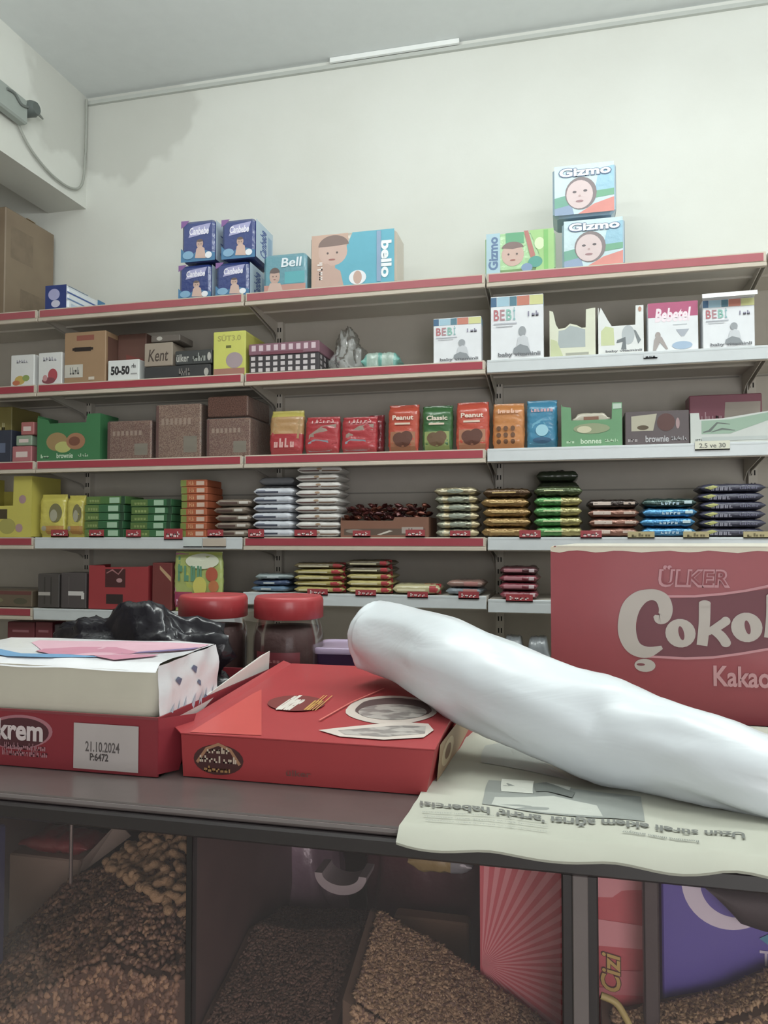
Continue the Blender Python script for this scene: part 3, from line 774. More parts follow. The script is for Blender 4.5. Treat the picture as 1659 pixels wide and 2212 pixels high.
bars(3, w * .9, .03, .05, (xc, YF + .03, Z3 + h * .62 - .01), lambda i: ['front', 'middle', 'rear'][i] + ' foil bar inside the dark green display tray', ['4f8a52', '6b9a5c', '4f8a52'], 'bars in the dark green display tray')

# shrink-wrapped brown cartons
shr = patterned('shrink_wrapped_print', '9a7560', '7c4a40', (260, 260, 180), .5, .3, .8, .35)
shr2 = patterned('shrink_wrapped_print_light', 'a5836c', '84594a', (240, 240, 200), .5, .3, .8, .35)
for (a, b_, py, lb, mm) in ((228, 326, 908, 'shorter brown shrink-wrapped carton right of the green tray', shr), (333, 433, 872, 'taller brown shrink-wrapped carton, middle of three', shr2), (443, 540, 902, 'lower brown shrink-wrapped carton near the left post', shr)):
    t = empty('shrink_wrapped_carton', (0, 0, 0), lb, 'carton', group='shrink-wrapped brown cartons')
    x0, x1, h = dims(a, b_, py, Z3); w = x1 - x0; t.location = ((x0 + x1) / 2, YF, Z3 + EPS)
    bb = MB(); bb.box(-w / 2 + .004, w / 2 - .004, .003, .25, 0, h - .003, mm, .004)
    bb.art(front(-w / 2 + .004, w / 2 - .004, 0, h - .003, .003), [('r', .0, .02, .06, .98, ink('6a3228')), ('r', .62, .1, .92, .4, ink('8f8473'))] + [('r', .12 + .1 * q, .62, .18 + .1 * q, .74, ink('b3947f')) for q in range(7)], dl=0.00002)
    bb.build('carton', t)
    bb = MB(); bb.box(-w / 2, w / 2, -.001, .253, 0.001, h, clear_film('shrink_film', (.97, .97, .96), .55, .05, .9, 30), .006); bb.build('shrink_film', t)
hcx = dims(443, 540, 902, Z3)[2]
box_thing('shrink_wrapped_carton', 'dark shrink-wrapped carton stacked on the lower carton near the left post', 'carton', 446, 534, 856, Z3, .24, patterned('shrink_dark', '6d4a3c', '533029', (240, 240, 200), .5, .3, .8, .35), zoff=hcx + .002, bev=.005)

# yellow-red bag, two red tray bags
RD = film('b3202c')
pouch('snack_bag', 'yellow topped red snack bag, first right of the left post', 'snack bag', 578, 650, 884, Z3, lambda a, t: film('c8b83a') if a > .86 else (film('b98a4e') if (a > .45) else RD),
      [('p', [(.1, .5), (.9, .35), (.92, .8), (.16, .84)], ink('b08a52')), ('p', [(.06, .1), (.9, .1), (.92, .35), (.08, .5)], ink('b3303a')), ('t', 'cips', .15, .16, .8, .36, ink('d8a09a'), 0, .03)], seed=2, lean=.12)
for (a, b_, lb) in ((655, 730, 'left'), (735, 812, 'right')):
    pouch('biscuit_bag', lb + ' one of the two red bags with clear window', 'snack bag', a, b_, 898, Z3, lambda a_, t: RD,
          [('p', [(.1, .1), (.8, .1), (.92, .78), (.5, .72), (.14, .5)], film('a08a7c')), ('p', [(.12, .08), (.74, .08), (.7, .34), (.3, .38), (.12, .3)], ink('8f9aa6')), ('p', [(.76, .06), (.95, .06), (.95, .3), (.8, .26)], RD), ('t', 'burçak', .2, .8, .86, .92, ink('d8a3a0'), 0, .03, .2)], seed=len(lb), lean=.1, group='red biscuit bags')
pouch('biscuit_bag', 'red bag edge behind the right window bag', 'snack bag', 795, 828, 896, Z3, lambda a_, t: film('8f1f2a'), None, seed=44, Y=YF + .09)
# standing pouches
def nuts(c): return [('e', .38, .28, .2, .12, ink(c)), ('e', .62, .3, .2, .13, ink(c)), ('e', .5, .2, .26, .1, ink(c))]
for (a, b_, py, c, c2, lb, tx, cc) in (
    (836, 903, 872, 'c2401f', 'a5663f', 'red-orange nut pouch, leftmost of the five standing pouches', 'Peanut', '5f2f1c'),
    (910, 977, 874, '2f6630', '8a9a4a', 'dark green nut pouch between two red-orange ones', 'Classic', '6a4a2a'),
    (984, 1056, 866, 'c8401f', 'b0704a', 'red-orange nut pouch just left of the middle post', 'Peanut', '5f2f1c'),
    (1064, 1134, 869, 'c87a24', 'c98a3a', 'orange pouch with dark cookie spots', 'cookie', '6a3f1a'),
    (1138, 1206, 862, '2a86ad', '3f9cc0', 'blue pouch at the right end of the pouch row', 'Premium', '7ec0d8')):
    A = [('r', .1, .04, .9, .42, ink(c2))] + nuts(cc) + [('t', tx, .16, .66, .84, .76, ink('e6d3c0'), 0, .03), ('r', .24, .56, .74, .6, ink('d8bfa8'))]
    if 'cookie' in tx: A = [('e', .2 + .22 * (i % 3), .16 + .14 * (i // 3), .07, .05, ink('6a3f1a')) for i in range(9)] + [('t', 'Corny', .16, .76, .84, .86, ink('e6b090'), 0, .03)]
    if 'Premium' in tx: A = [('p', [(.1, .1), (.6, .08), (.8, .3), (.5, .6), (.2, .5)], ink('5fb0cf')), ('t', tx, .14, .74, .86, .84, ink('d8a6b0'), 0, .03), ('e', .5, .36, .2, .12, ink('8fc9dc')), ('e', .5, .16, .3, .06, ink('2a5f86'))]
    pouch('snack_pouch', lb, 'snack bag', a, b_, py, Z3, (lambda c_: (lambda u, t: film(c_)))(c), A, seed=a, lean=.08, d=.055, group='standing snack pouches')
# display boxes right
prof = [(0, 0), (1, 0), (1, 1), (.84, 1), (.83, .62), (.17, .62), (.16, .92), (0, .96)]
t, w, h = tray('display_tray', 'light green display tray with cut-out front and foil bars', 'display box', 1214, 1346, 872, Z3, card('5f9a68'), prof,
     [('t', 'Mix', .08, .09, .22, .17, ink('b9d6b4')), ('t', 'bonnes', .32, .07, .66, .19, ink('c9e0c4')), ('t', 'granola', .72, .1, .94, .17, ink('b9d6b4')), ('r', .85, .86, .99, .98, ink('b4c9b8')), ('e', .5, .42, .3, .12, ink('8f9a72')), ('e', .38, .4, .12, .08, ink('c9c4a0'))], ph=.6)
bars(2, w * .62, .03, .05, (t.location.x, YF + .03, Z3 + h * .5), lambda i: ['front', 'rear'][i] + ' silver foil bar inside the light green display tray', ['b8b09c', 'a89a86'], 'bars in the light green tray', artc='8a5a44')
t = box_thing('snack_box', 'dark brown box with cream picture of bars, right of the light green tray', 'box', 1352, 1492, 888, Z3, .13, card('57494a'),
     [('p', [(.1, .42), (.44, .42), (.5, .92), (.1, .86)], ink('b3ad96')), ('e', .28, .52, .09, .07, ink('5a4a34')), ('e', .64, .66, .14, .26, ink('5f3a36')), ('e', .82, .62, .03, .16, ink('a8888a')), ('t', 'Mix', .04, .1, .2, .24, ink('a8a0a2')), ('t', 'brownie', .32, .08, .68, .28, ink('b8b8bc')), ('t', 'granola', .72, .12, .96, .24, ink('a8a8ac'))], frontm=card('5d5154'))
box_thing('snack_box', 'faded crimson box with cream swirl, behind the white-green box', 'box', 1492, 1650, 852, Z3, .1, card('9a5064'), [('t', 'Eti Form', .06, .48, .46, .68, ink('c89aa6')), ('p', [(.46, .1), (.96, .1), (.98, .85), (.5, .85)], ink('b4a69a')), ('e', .74, .4, .18, .14, ink('b87a74'))], Y=YF + .16)
t, w, h = tray('display_tray', 'white and green display tray with dark leaf print, far right', 'display box', 1494, 1668, 890, Z3, card('c6cbc6'), [(0, 0), (1, 0), (1, 1), (.4, .8), (.12, .78), (.11, 1), (0, 1)],
     [('p', [(.14, .3), (.5, .3), (.98, .7), (.98, .95), (.5, .76), (.14, .74)], ink('93b09a')), ('s', [(.16, .36), (.24, .4), (.34, .66), (.5, .6)], [.02, .04, .03, .01], 1.8, ink('66706a')), ('s', [(.26, .36), (.4, .46), (.56, .4)], [.01, .035, .01], 1.8, ink('66706a')), ('t', 'Lifalif', .06, .08, .22, .2, ink('8a908c')), ('r', .14, .08, .96, .2, ink('b4bcba'))], Y=YF - .003)

# ============ fourth shelf
YEL = card('c9bd2a')
prof = [(0, 0), (1, 0), (1, 1), (.46, 1), (.45, .48), (0, .46)]
x0, x1, h = dims(-60, 66, 1028, Z4)
t, w, h = tray('display_tray', 'yellow display tray with high side panel at left edge', 'display box', -60, 68, 1030, Z4, YEL, [(0, 0), (1, 0), (1, 1), (.7, 1), (.69, .52), (0, .5)],
     [('e', .6, .18, .14, .13, ink('a8a03c')), ('e', .85, .62, .06, .07, ink('b08a8c')), ('e', .8, .15, .06, .07, ink('b08a8c')), ('r', .02, .3, .6, .46, ink('4a3e20')), ('t', 'Bebe', .1, .04, .46, .2, ink('8a2a24'))], d=.2)
for q, (a, b_, py, lb) in enumerate(((82, 138, 1068, 'left'), (141, 178, 1070, 'right'))):
    pouch('chips_bag', lb + ' one of two yellow snack bags left of the green stacks', 'snack bag', a, b_, py, Z4, lambda u, t: film('cfc22c'),
          [('e', .66, .56, .24, .22, ink('7a7446')), ('e', .6, .5, .14, .14, ink('a8a48a')), ('r', .3, .06, .96, .26, ink('c08a2c')), ('e', .24, .2, .1, .06, ink('a8a08a'))], seed=70 + q, lean=.03, group='yellow snack bags')

def stack(nm, px0, px1, py, z, n, cfn, labf, group, art=None, d=.15, Y=YF, jit=.05, p=3.4, crimp=.03, over=1.0, soft=True, cat='biscuit', nx=16, m_=20, wr=.0018, mats=None):
    x0, x1, H = dims(px0, px1, py, z, Y); w = x1 - x0; h = H / n
    protos = {}
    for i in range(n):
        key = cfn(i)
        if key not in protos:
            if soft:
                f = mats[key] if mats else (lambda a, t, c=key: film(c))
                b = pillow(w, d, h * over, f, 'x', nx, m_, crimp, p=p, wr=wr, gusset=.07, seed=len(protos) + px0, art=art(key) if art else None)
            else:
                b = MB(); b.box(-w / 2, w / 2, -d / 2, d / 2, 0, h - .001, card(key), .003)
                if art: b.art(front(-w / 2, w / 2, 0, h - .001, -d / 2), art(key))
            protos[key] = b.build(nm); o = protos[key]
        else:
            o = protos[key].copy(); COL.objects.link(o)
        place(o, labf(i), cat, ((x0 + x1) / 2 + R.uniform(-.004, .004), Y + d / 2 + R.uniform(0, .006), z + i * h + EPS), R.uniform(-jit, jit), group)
def lab(fmt):
    def f(i): return fmt % ORD[i]
    return f
stack('biscuit_box', 184, 268, 1072, Z4, 5, lambda i: '27683a' if i < 4 else '46762f', lab('%s green and olive pack in left green stack'), 'green packs, left stack',
      art=lambda k: [('r', .0, .05, .36, .95, ink('5c7a2c')), ('t', 'krik', .08, .25, .34, .75, ink('93a85a')), ('r', .6, .15, .86, .85, ink('9ec4a2')), ('r', .9, .0, 1, 1, ink('1a4527'))], soft=False, jit=.04)
stack('biscuit_box', 283, 372, 1078, Z4, 5, lambda i: '27683a', lab('%s green pack in right green stack beside the orange one'), 'green packs, right stack',
      art=lambda k: [('r', .0, .05, .42, .95, ink('55762c')), ('t', 'krik', .08, .25, .38, .75, ink('93a85a')), ('r', .58, .15, .82, .85, ink('9ec4a2')), ('r', .9, .0, 1, 1, ink('1a4527'))], soft=False, jit=.06)
stack('biscuit_box', 390, 446, 1036, Z4, 8, lambda i: 'b4541f', lab('%s orange pack in the tall orange stack'), 'orange packs in the tall stack',
      art=lambda k: [('r', .0, .05, .22, .95, ink('7a8a2c')), ('t', 'Bi', .3, .25, .5, .8, ink('d8a06a')), ('r', .6, .2, .9, .8, ink('d0b09c'))], soft=False, jit=.05)
stack('wafer_pack', 462, 536, 1078, Z4, 5, lambda i: '8a7a6a', lab('%s grey-brown wafer pack in the low stack left of the white ones'), 'grey-brown wafers',
      art=lambda k: [('r', .1, .3, .6, .6, ink('5a4038')), ('r', .65, .35, .9, .7, ink('c9c2b8'))], jit=.12)
wart = lambda k: [('r', .06, .3, .62, .52, ink('3f4456')), ('r', .1, .56, .3, .66, ink('8a90a8')), ('r', .68, .3, .92, .45, ink('a9afbc'))]
stack('wafer_pack', 546, 632, 1053, Z4, 6, lambda i: 'c9cdd6', lab('%s white wafer pack with navy line, front left white stack'), 'white wafers with navy line',
      art=wart, jit=.05, p=4)
wart2 = lambda k: [('r', .04, .28, .5, .42, ink('5a3430')), ('r', .56, .28, .96, .42, ink('7a5a44')), ('e', .5, .6, .06, .14, ink('a88a6a'))]
stack('wafer_pack', 638, 733, 1006, Z4, 9, lambda i: 'cfcbc6', lab('%s white wafer pack with brown line, taller white stack'), 'white wafers with brown line',
      art=wart2, jit=.07, p=4)
stack('wafer_pack', 560, 636, 1030, Z4, 7, lambda i: '9a9da3', lab('%s grey wafer pack in the column behind the navy-line stack'), 'grey wafers behind', jit=.04, p=4, Y=YF + .17)

# chocolate tray with loose sweets
x0, x1, h = dims(736, 926, 1120, Z4)
t, w, h = tray('sweets_tray', 'low brown card tray heaped with dark red wrapped sweets', 'tray', 736, 926, 1118, Z4, card('84543c'), [(0, 0), (1, 0), (1, 1), (.62, 1), (.6, .82), (0, .86)],
     [('r', .04, .1, .96, .42, ink('5f4a3c')), ('e', .16, .3, .1, .1, ink('8a8074')), ('p', [(.42, .12), (.56, .34), (.6, .3), (.46, .1)], ink('c9c0b4')), ('r', .7, .18, .94, .5, ink('a89a90')), ('t', 'Kahve', .74, .24, .9, .44, ink('5f4a3c'))], d=.19)
protos = []
for q, c in enumerate(('5a1f1c', '7a3a22', '4a1a1e')):
    b = pillow(.034, .02, .014, (lambda cc: (lambda a, t: foil(cc)))(c), 'x', 10, 10, .16, gusset=.15, seed=q, wr=.001); protos.append(b.build('wrapped_sweet'))
used = set(); cnt = 0
for lay in range(4):
    for iy in range(5):
        for ix in range(6):
            if lay == 3 and (ix + iy) % 2: continue
            q = R.randrange(3)
            o = protos[q] if q not in used else protos[q].copy()
            if q in used: COL.objects.link(o)
            used.add(q)
            o.location = (t.location.x - w / 2 + .022 + (w - .044) * (ix + .5 * (lay % 2) + R.uniform(-.2, .2)) / 5.6, YF + .022 + iy * .036 + R.uniform(-.006, .006), Z4 + .012 + h * .78 + lay * .0165 - (.012 if iy == 0 and lay == 3 else 0))
            o.rotation_euler = (R.uniform(-.6, .6), R.uniform(-.6, .6), R.uniform(0, 3.1))
            tag(o, 'small dark red or brown foil-wrapped sweet heaped in the brown card tray', 'sweet', 'wrapped sweets in the brown tray')

stack('foil_pack', 940, 1032, 1052, Z4, 6, lambda i: 'a89a78' if i < 5 else 'c9bf9a', lab('%s pale gold foil pack in the stack right of the sweets'), 'pale gold foil packs',
      mats={'a89a78': lambda a, t: foil('b5a67c') if .2 < a < .3 or a > .8 else foil('9a9c86'), 'c9bf9a': lambda a, t: foil('b8ab86')}, art=lambda k: [('e', .5, .5, .2, .25, ink('8a9280')), ('r', .15, .4, .3, .6, ink('d8cfae'))], wr=.004, jit=.06)
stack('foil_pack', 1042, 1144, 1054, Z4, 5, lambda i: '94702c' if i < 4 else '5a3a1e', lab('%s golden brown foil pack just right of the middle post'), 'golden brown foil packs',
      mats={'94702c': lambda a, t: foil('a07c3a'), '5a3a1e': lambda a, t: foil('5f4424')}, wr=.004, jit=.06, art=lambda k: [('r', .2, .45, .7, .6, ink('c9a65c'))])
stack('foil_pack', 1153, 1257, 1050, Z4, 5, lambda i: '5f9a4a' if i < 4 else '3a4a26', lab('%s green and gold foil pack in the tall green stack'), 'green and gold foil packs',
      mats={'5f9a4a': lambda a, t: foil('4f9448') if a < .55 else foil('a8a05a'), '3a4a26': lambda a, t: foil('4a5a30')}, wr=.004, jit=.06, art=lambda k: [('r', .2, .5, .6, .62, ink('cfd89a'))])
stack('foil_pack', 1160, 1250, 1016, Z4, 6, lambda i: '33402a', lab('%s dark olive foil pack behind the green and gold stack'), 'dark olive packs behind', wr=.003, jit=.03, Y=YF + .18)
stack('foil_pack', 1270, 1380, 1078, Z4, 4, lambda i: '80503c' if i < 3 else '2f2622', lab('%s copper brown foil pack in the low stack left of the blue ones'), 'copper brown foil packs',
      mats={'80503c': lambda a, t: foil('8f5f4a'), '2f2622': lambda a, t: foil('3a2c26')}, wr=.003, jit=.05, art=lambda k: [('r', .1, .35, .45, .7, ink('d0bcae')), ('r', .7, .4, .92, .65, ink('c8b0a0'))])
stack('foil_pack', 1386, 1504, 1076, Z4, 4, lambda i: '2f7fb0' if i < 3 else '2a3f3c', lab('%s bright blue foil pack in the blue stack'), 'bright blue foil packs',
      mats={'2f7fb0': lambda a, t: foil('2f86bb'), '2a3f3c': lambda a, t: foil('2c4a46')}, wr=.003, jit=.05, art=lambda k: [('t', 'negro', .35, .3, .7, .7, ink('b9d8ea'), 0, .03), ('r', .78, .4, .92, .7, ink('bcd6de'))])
stack('foil_pack', 1512, 1655, 1044, Z4, 6, lambda i: '2f2f48', lab('%s dark navy foil pack in the tall stack at far right'), 'dark navy foil packs',
      mats={'2f2f48': lambda a, t: mat('38384f', .4, .3, .4, 45)}, wr=.002, jit=.04, art=lambda k: [('t', 'Hobby', .16, .2, .5, .8, ink('a8a8bc'), 0, .03, .2), ('p', [(.06, .5), (.2, .8), (.28, .6), (.16, .3)], ink('a8a84a')), ('t', 'ülker', .6, .3, .9, .7, ink('6a6a84'))])

# price tags clipped to the shelf lips
def tagcard(px0, px1, py0, py1, z, c, lb, txt=None, cat='price tag', group=None, tc='f0d8d4', back=.0):
    Y = YS - .009 - back
    x0 = onY(px0, 1163, Y).x; x1 = onY(px1, 1163, Y).x; pc = (px0 + px1) / 2
    z1 = onY(pc, py0, Y).z; z0 = onY(pc, py1, Y).z
    b = MB(); w = x1 - x0; h = z1 - z0
    b.box(-w / 2, w / 2, 0, .0015, 0, h, card(c), 0)
    b.prism([(-w / 2, .0, 0), (-w / 2, .0, .004), (-w / 2, .003, .004), (-w / 2, .003, 0)], (w, 0, 0), card(c))
    if txt: b.art(front(-w / 2, w / 2, 0, h, 0), [('t', txt, .12, .25, .88, .75, ink(tc), 0, .02)])
    tag(b.build('price_tag', None, ((x0 + x1) / 2, Y, z0)), lb, cat, group)
for (a, b_, y0, y1, nm) in ((354, 394, 1142, 1166, 'the right green stack'), (110, 146, 1144, 1160, 'the yellow snack bags'), (192, 224, 1144, 1160, 'the left green stack'), (272, 304, 1144, 1161, 'the gap between the two green stacks'), (448, 482, 1144, 1160, 'the grey-brown wafers'),
                        (536, 570, 1143, 1162, 'the navy-line wafer stack'), (636, 684, 1144, 1160, 'the brown-line wafer stack'), (762, 800, 1146, 1160, 'the left half of the sweets tray'), (876, 918, 1144, 1160, 'the right half of the sweets tray'), (972, 1016, 1146, 1160, 'the pale gold foil packs'), (1122, 1168, 1145, 1163, 'the golden brown foil packs'), (1254, 1300, 1146, 1163, 'the copper foil packs')):
    tagcard(a, b_, y0, y1, 0, 'a92a35', 'red price tag below ' + nm, '9,90', group='red price tags on the fourth shelf')
for (a, b_, nm) in ((1356, 1414, 'the left end of the blue foil stack'), (1476, 1532, 'the gap between blue and navy foil stacks'), (1606, 1660, 'the navy foil stack')):
    tagcard(a, b_, 1148, 1163, 0, 'b5a468', 'yellow-beige price tag below ' + nm, 'eti', tc='6f6238', group='beige price tags on the fourth shelf')
tagcard(1504, 1580, 952, 972, 0, 'dad9c4', 'cream handwritten price tag below the white and green tray', '2.5 ve 30', tc='6f7068')
tagcard(396, 436, 1160, 1182, 0, 'c9d2d0', 'pale grey price tag below the orange stack')
tagcard(438, 488, 1163, 1182, 0, 'c3b2a0', 'beige price tag with red edge under the grey-brown wafers')
tagcard(1395, 1425, 764, 774, 0, 'cdd3d6', 'tiny white price tag under the cream trays', '5,5', tc='555a60')

# ============ fifth shelf
Z5b = S5[2] + .003; Z5c = S5[3] + .003; Z5a = S5[1] + .003
# yellow and red wafers
yr = lambda k: [('r', .78, .0, 1, 1, ink('b3202c')), ('r', .1, .3, .7, .5, ink('e0d8b0')), ('p', [(.5, .0), (.78, 0), (.78, 1), (.66, 1)], ink('c2762c'))]
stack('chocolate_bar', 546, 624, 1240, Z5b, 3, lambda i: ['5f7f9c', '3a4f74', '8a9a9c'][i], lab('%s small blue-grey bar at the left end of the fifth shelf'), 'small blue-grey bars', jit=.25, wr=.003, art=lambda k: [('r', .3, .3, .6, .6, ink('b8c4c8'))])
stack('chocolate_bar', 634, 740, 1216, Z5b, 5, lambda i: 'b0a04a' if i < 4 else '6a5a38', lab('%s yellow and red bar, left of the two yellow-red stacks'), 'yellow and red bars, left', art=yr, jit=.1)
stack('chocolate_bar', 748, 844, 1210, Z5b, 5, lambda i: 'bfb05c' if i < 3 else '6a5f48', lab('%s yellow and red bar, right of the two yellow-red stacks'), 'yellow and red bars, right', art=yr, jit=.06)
stack('chocolate_bar', 848, 950, 1262, Z5b, 1, lambda i: 'c0b684', lambda i: 'single cream and red bar right of the yellow-red stacks', 'single bars', art=yr, jit=.02)
stack('chocolate_bar', 966, 1042, 1254, Z5b, 2, lambda i: '74808a' if i < 1 else 'a07a6e', lab('%s grey and pink bar near the middle post, fifth shelf'), 'grey and pink bars', jit=.2, wr=.003, art=lambda k: [('r', .5, .2, .9, .8, ink('b0706a'))])
stack('chocolate_bar', 1080, 1162, 1224, Z5c, 4, lambda i: '8a2f40' if i < 3 else '5a2530', lab('%s crimson bar between the middle post and the red carton'), 'crimson bars', jit=.08, wr=.003, art=lambda k: [('r', .12, .3, .6, .7, ink('b8707c')), ('r', .78, .3, .92, .7, ink('d0b8be'))])
for (a, b_, y0, y1, nm) in ((664, 708, 1272, 1286, 'left yellow-red stack'), (768, 812, 1274, 1288, 'right yellow-red stack'), (880, 924, 1278, 1292, 'single cream bar'), (990, 1034, 1278, 1294, 'grey and pink bars'), (1092, 1150, 1284, 1300, 'crimson bars')):
    tagcard(a, b_, y0, y1, 0, 'a92a35', 'red price tag below the ' + nm, '5,50', group='red price tags on the fifth shelf')
# left part: dark boxes, red display boxes, magazine
box_thing('chocolate_box', 'dark box with white tag strip, left of two', 'box', 84, 130, 1240, Z5a, .1, card('4b4442'), [('r', .3, .1, .36, .9, ink('39322f')), ('r', .6, .1, .66, .9, ink('39322f')), ('r', .04, .36, .6, .46, ink('b4aca6'))])
box_thing('chocolate_box', 'dark box with bright white tag strip, beside the red display tray', 'box', 134, 188, 1238, Z5a, .1, card('4f4647'), [('r', .3, .1, .34, .9, ink('5f5456')), ('r', .3, .36, .9, .48, ink('cfc9c6')), ('r', .82, .26, .94, .44, ink('cfc9c6'))])
box_thing('snack_box', 'dull olive and maroon box at the left edge, fifth shelf', 'box', -50, 72, 1276, Z5a, .12, card('6a5a45'), [('r', 0.01, .75, .99, .98, ink('6f3a35')), ('e', .3, .4, .2, .2, ink('7a7450')), ('e', .8, .35, .12, .2, ink('544f3a'))])
REDB = card('a8222c')
t, w, h = tray('display_tray', 'bright red display tray with dark window on the fifth shelf', 'display box', 194, 322, 1222, Z5a, REDB, [(0, 0), (1, 0), (1, .98), (.28, .96), (.26, 1), (0, 1)],
     [('r', .28, .5, .62, .92, ink('4a1a1c')), ('s', [(.3, .82), (.4, .9), (.5, .8), (.58, .94)], [.02, .04, .03, .02], 1, ink('a86a6c')), ('r', .3, .12, .58, .34, ink('2f2020')), ('e', .52, .66, .05, .05, ink('b8888a'))], d=.16)
box_thing('display_flap_box', 'brownish red box edge between red tray and fruit magazine', 'box', 330, 372, 1216, Z5a, .16, card('7a2a28'), [('p', [(.4, .86), (.98, .6), (.98, .7), (.4, .94)], ink('c09a6c'))])
# fruit sweets bag hanging over the shelf front
x0, x1, h = dims(376, 479, 1192, Z5a)
A = [('p', [(.02, .3), (.3, .06), (.3, .96), (.02, .98)], ink('c7789a')), ('r', .02, .06, .4, .32, ink('b0305f')), ('p', [(.4, .04), (.98, .04), (.98, .98), (.3, .98), (.26, .5)], ink('b9c23c')), ('e', .6, .84, .34, .13, ink('dfe3c8')), ('t', 'jölè', .08, .5, .62, .92, ink('5a9a76'), 0, .05, .2),
     ('e', .8, .62, .12, .12, ink('c0512c')), ('e', .84, .42, .1, .1, ink('c8702c')), ('e', .56, .42, .14, .16, ink('d8cc40')), ('e', .62, .18, .16, .1, ink('86b53a')), ('t', 'sakız', .06, .1, .36, .26, ink('e0a0bc'), 0, .02)]
pouch('sweets_bag', 'pink, yellow and green fruit sweets bag above the red lidded jars', 'sweets bag', 376, 480, 1192, Z5a, lambda u, t: film('b0bf5a'), A, d=.03, Y=YF, seed=9, crimp=.04)
# sixth shelf glimpses
Z6 = S6[1] + .003
box_thing('snack_box', 'dark box with floral print below the white tag strips', 'box', 121, 186, 1350, Z6, .12, card('4a4048'), [('e', .2, .86, .07, .06, ink('8a7f8a')), ('e', .5, .84, .08, .06, ink('847a84')), ('e', .8, .86, .07, .06, ink('8a7f8a'))])
for (a, b_, lb) in ((20, 78, 'left'), (80, 116, 'right')):
    box_thing('snack_box', lb + ' one of two maroon boxes behind the napkin pack', 'box', a, b_, 1344, Z6, .1, card('70202c'), [('r', .2, .82, .8, .86, ink('a0606a'))])
for (a, b_, lb) in ((1082, 1130, 'left'), (1134, 1186, 'right')):
    b = pillow(dims(a, b_, 1366, .7)[1] - dims(a, b_, 1366, .7)[0], .12, .17, lambda u, t: film('8f959b'), 'x', 14, 18, .05, seed=a, wr=.004)
    place(b.build('biscuit_pack'), lb + ' one of the two grey packs seen just above the white roll', 'biscuit', (onY((a + b_) / 2, 1163, YF).x, YF + .07, .703))
# ------------------------------------------------------------------ the counter
ZC = .90; YCF = .915; YCB = 1.98; XC0 = -1.6; XC1 = 1.0
ctr = empty('display_counter', (XC0, YCF, 0), 'long shop counter with glazed front bins of nuts under the boxes', 'counter')
def cl(x): return x - XC0
LW = XC1 - XC0
DARK = mat('2e2829', .35, .3); FRAME = mat('4a3e3d', .4, .2)
b = MB(); b.box(0, LW, 0.002, YCB - YCF, ZC - .012, ZC, mat('5c504e', .3, .25, .15, 12, var=.15), .002); b.build('counter_top', ctr)
b = MB(); b.box(0, LW, -.006, .012, ZC - .034, ZC - .0125, mat('2c2627', .35, .3), .003); b.box(0, LW, -.007, -.0055, ZC - .004, ZC + .0005, mat('7d7473', .3, .3)); b.build('edge_profile', ctr)
ZB = .36
b = MB(); b.box(0, LW, .004, YCB - YCF - .4, ZB - .03, ZB, DARK); b.build('bin_floor', ctr)
b = MB(); b.box(0, LW, .56, .575, ZB, ZC - .013, mat('42332f', .7)); b.build('back_board', ctr)
b = MB(); b.box(0, LW, .02, YCB - YCF, 0, ZB - .031, mat('4d4340', .6)); b.box(0, LW, .58, YCB - YCF, ZB - .03, ZC - .013, mat('4d4340', .6)); b.build('base_cabinet', ctr)
b = MB(); b.box(0, .02, .012, .56, ZB, ZC - .013, DARK); b.box(LW - .02, LW, .012, .56, ZB, ZC - .013, DARK); b.build('end_panel', ctr)
# dividers / posts at the glass plane
def gx(px): return onY(px, 1950, YCF + .01).x
xd1 = gx(411)
b = MB(); b.box(cl(xd1) - .004, cl(xd1) + .004, .006, .02, ZB, ZC - .035, mat('201b1c', .4)); b.build('glass_joint', ctr)
xp0, xp1 = gx(1213), gx(1292)
b = MB(); b.box(cl(xp0), cl(xp1), .002, .05, ZB, ZC - .035, mat('2a2122', .4), .002)
wq = xp1 - xp0
b.box(cl(xp0) + wq * .3, cl(xp0) + wq * .72, -.002, .0025, ZB, ZC - .035, mat('6b5f5d', .35, .2), .001); b.build('front_post', ctr)
xq0, xq1 = gx(1393), gx(1428)
b = MB(); b.box(cl(xq0), cl(xq1), .03, .05, ZB, ZC - .035, mat('3a2f30', .4), .002); b.build('gap_shade', ctr)  # dark strip standing in for the shaded gap between two boxes
glassm = clear_film('front_glass', (.97, .93, .93), .1, .02, 0, 1)
for (a, c) in ((XC0 + .02, xd1 - .005), (xd1 + .005, xp0 - .001), (xp1 + .001, XC1 - .02)):
    b = MB(); b.box(cl(a), cl(c), .006, .010, ZB + .001, ZC - .036, glassm); b.build('glass_pane', ctr)
b = MB(); b.box(cl(xd1) - .003, cl(xd1) + .003, .021, .555, ZB, ZC - .04, mat('5c4440', .35, .2, var=.25)); b.build('bin_divider', ctr)
# slim metal rail inside the left bin
b = MB(); p = onY(60, 1738, YCF + .2); q = onY(405, 1773, YCF + .2); qq = onY(155, 1750, YCF + .2); q2 = onY(158, 1850, YCF + .2)
o_ = Vector((XC0, YCF, 0))
zr = ZC - .03
b.tube([Vector((p.x, YCF + .2, p.z)) - o_, Vector((q.x, YCF + .2, p.z)) - o_], .003, mat('8a7f78', .3, metal=.5), 6)
b.tube([Vector((qq.x, YCF + .2, p.z)) - o_, Vector((qq.x, YCF + .2, p.z - .12)) - o_], .003, mat('8a7f78', .3, metal=.5), 6)
b.build('inner_rail', ctr)

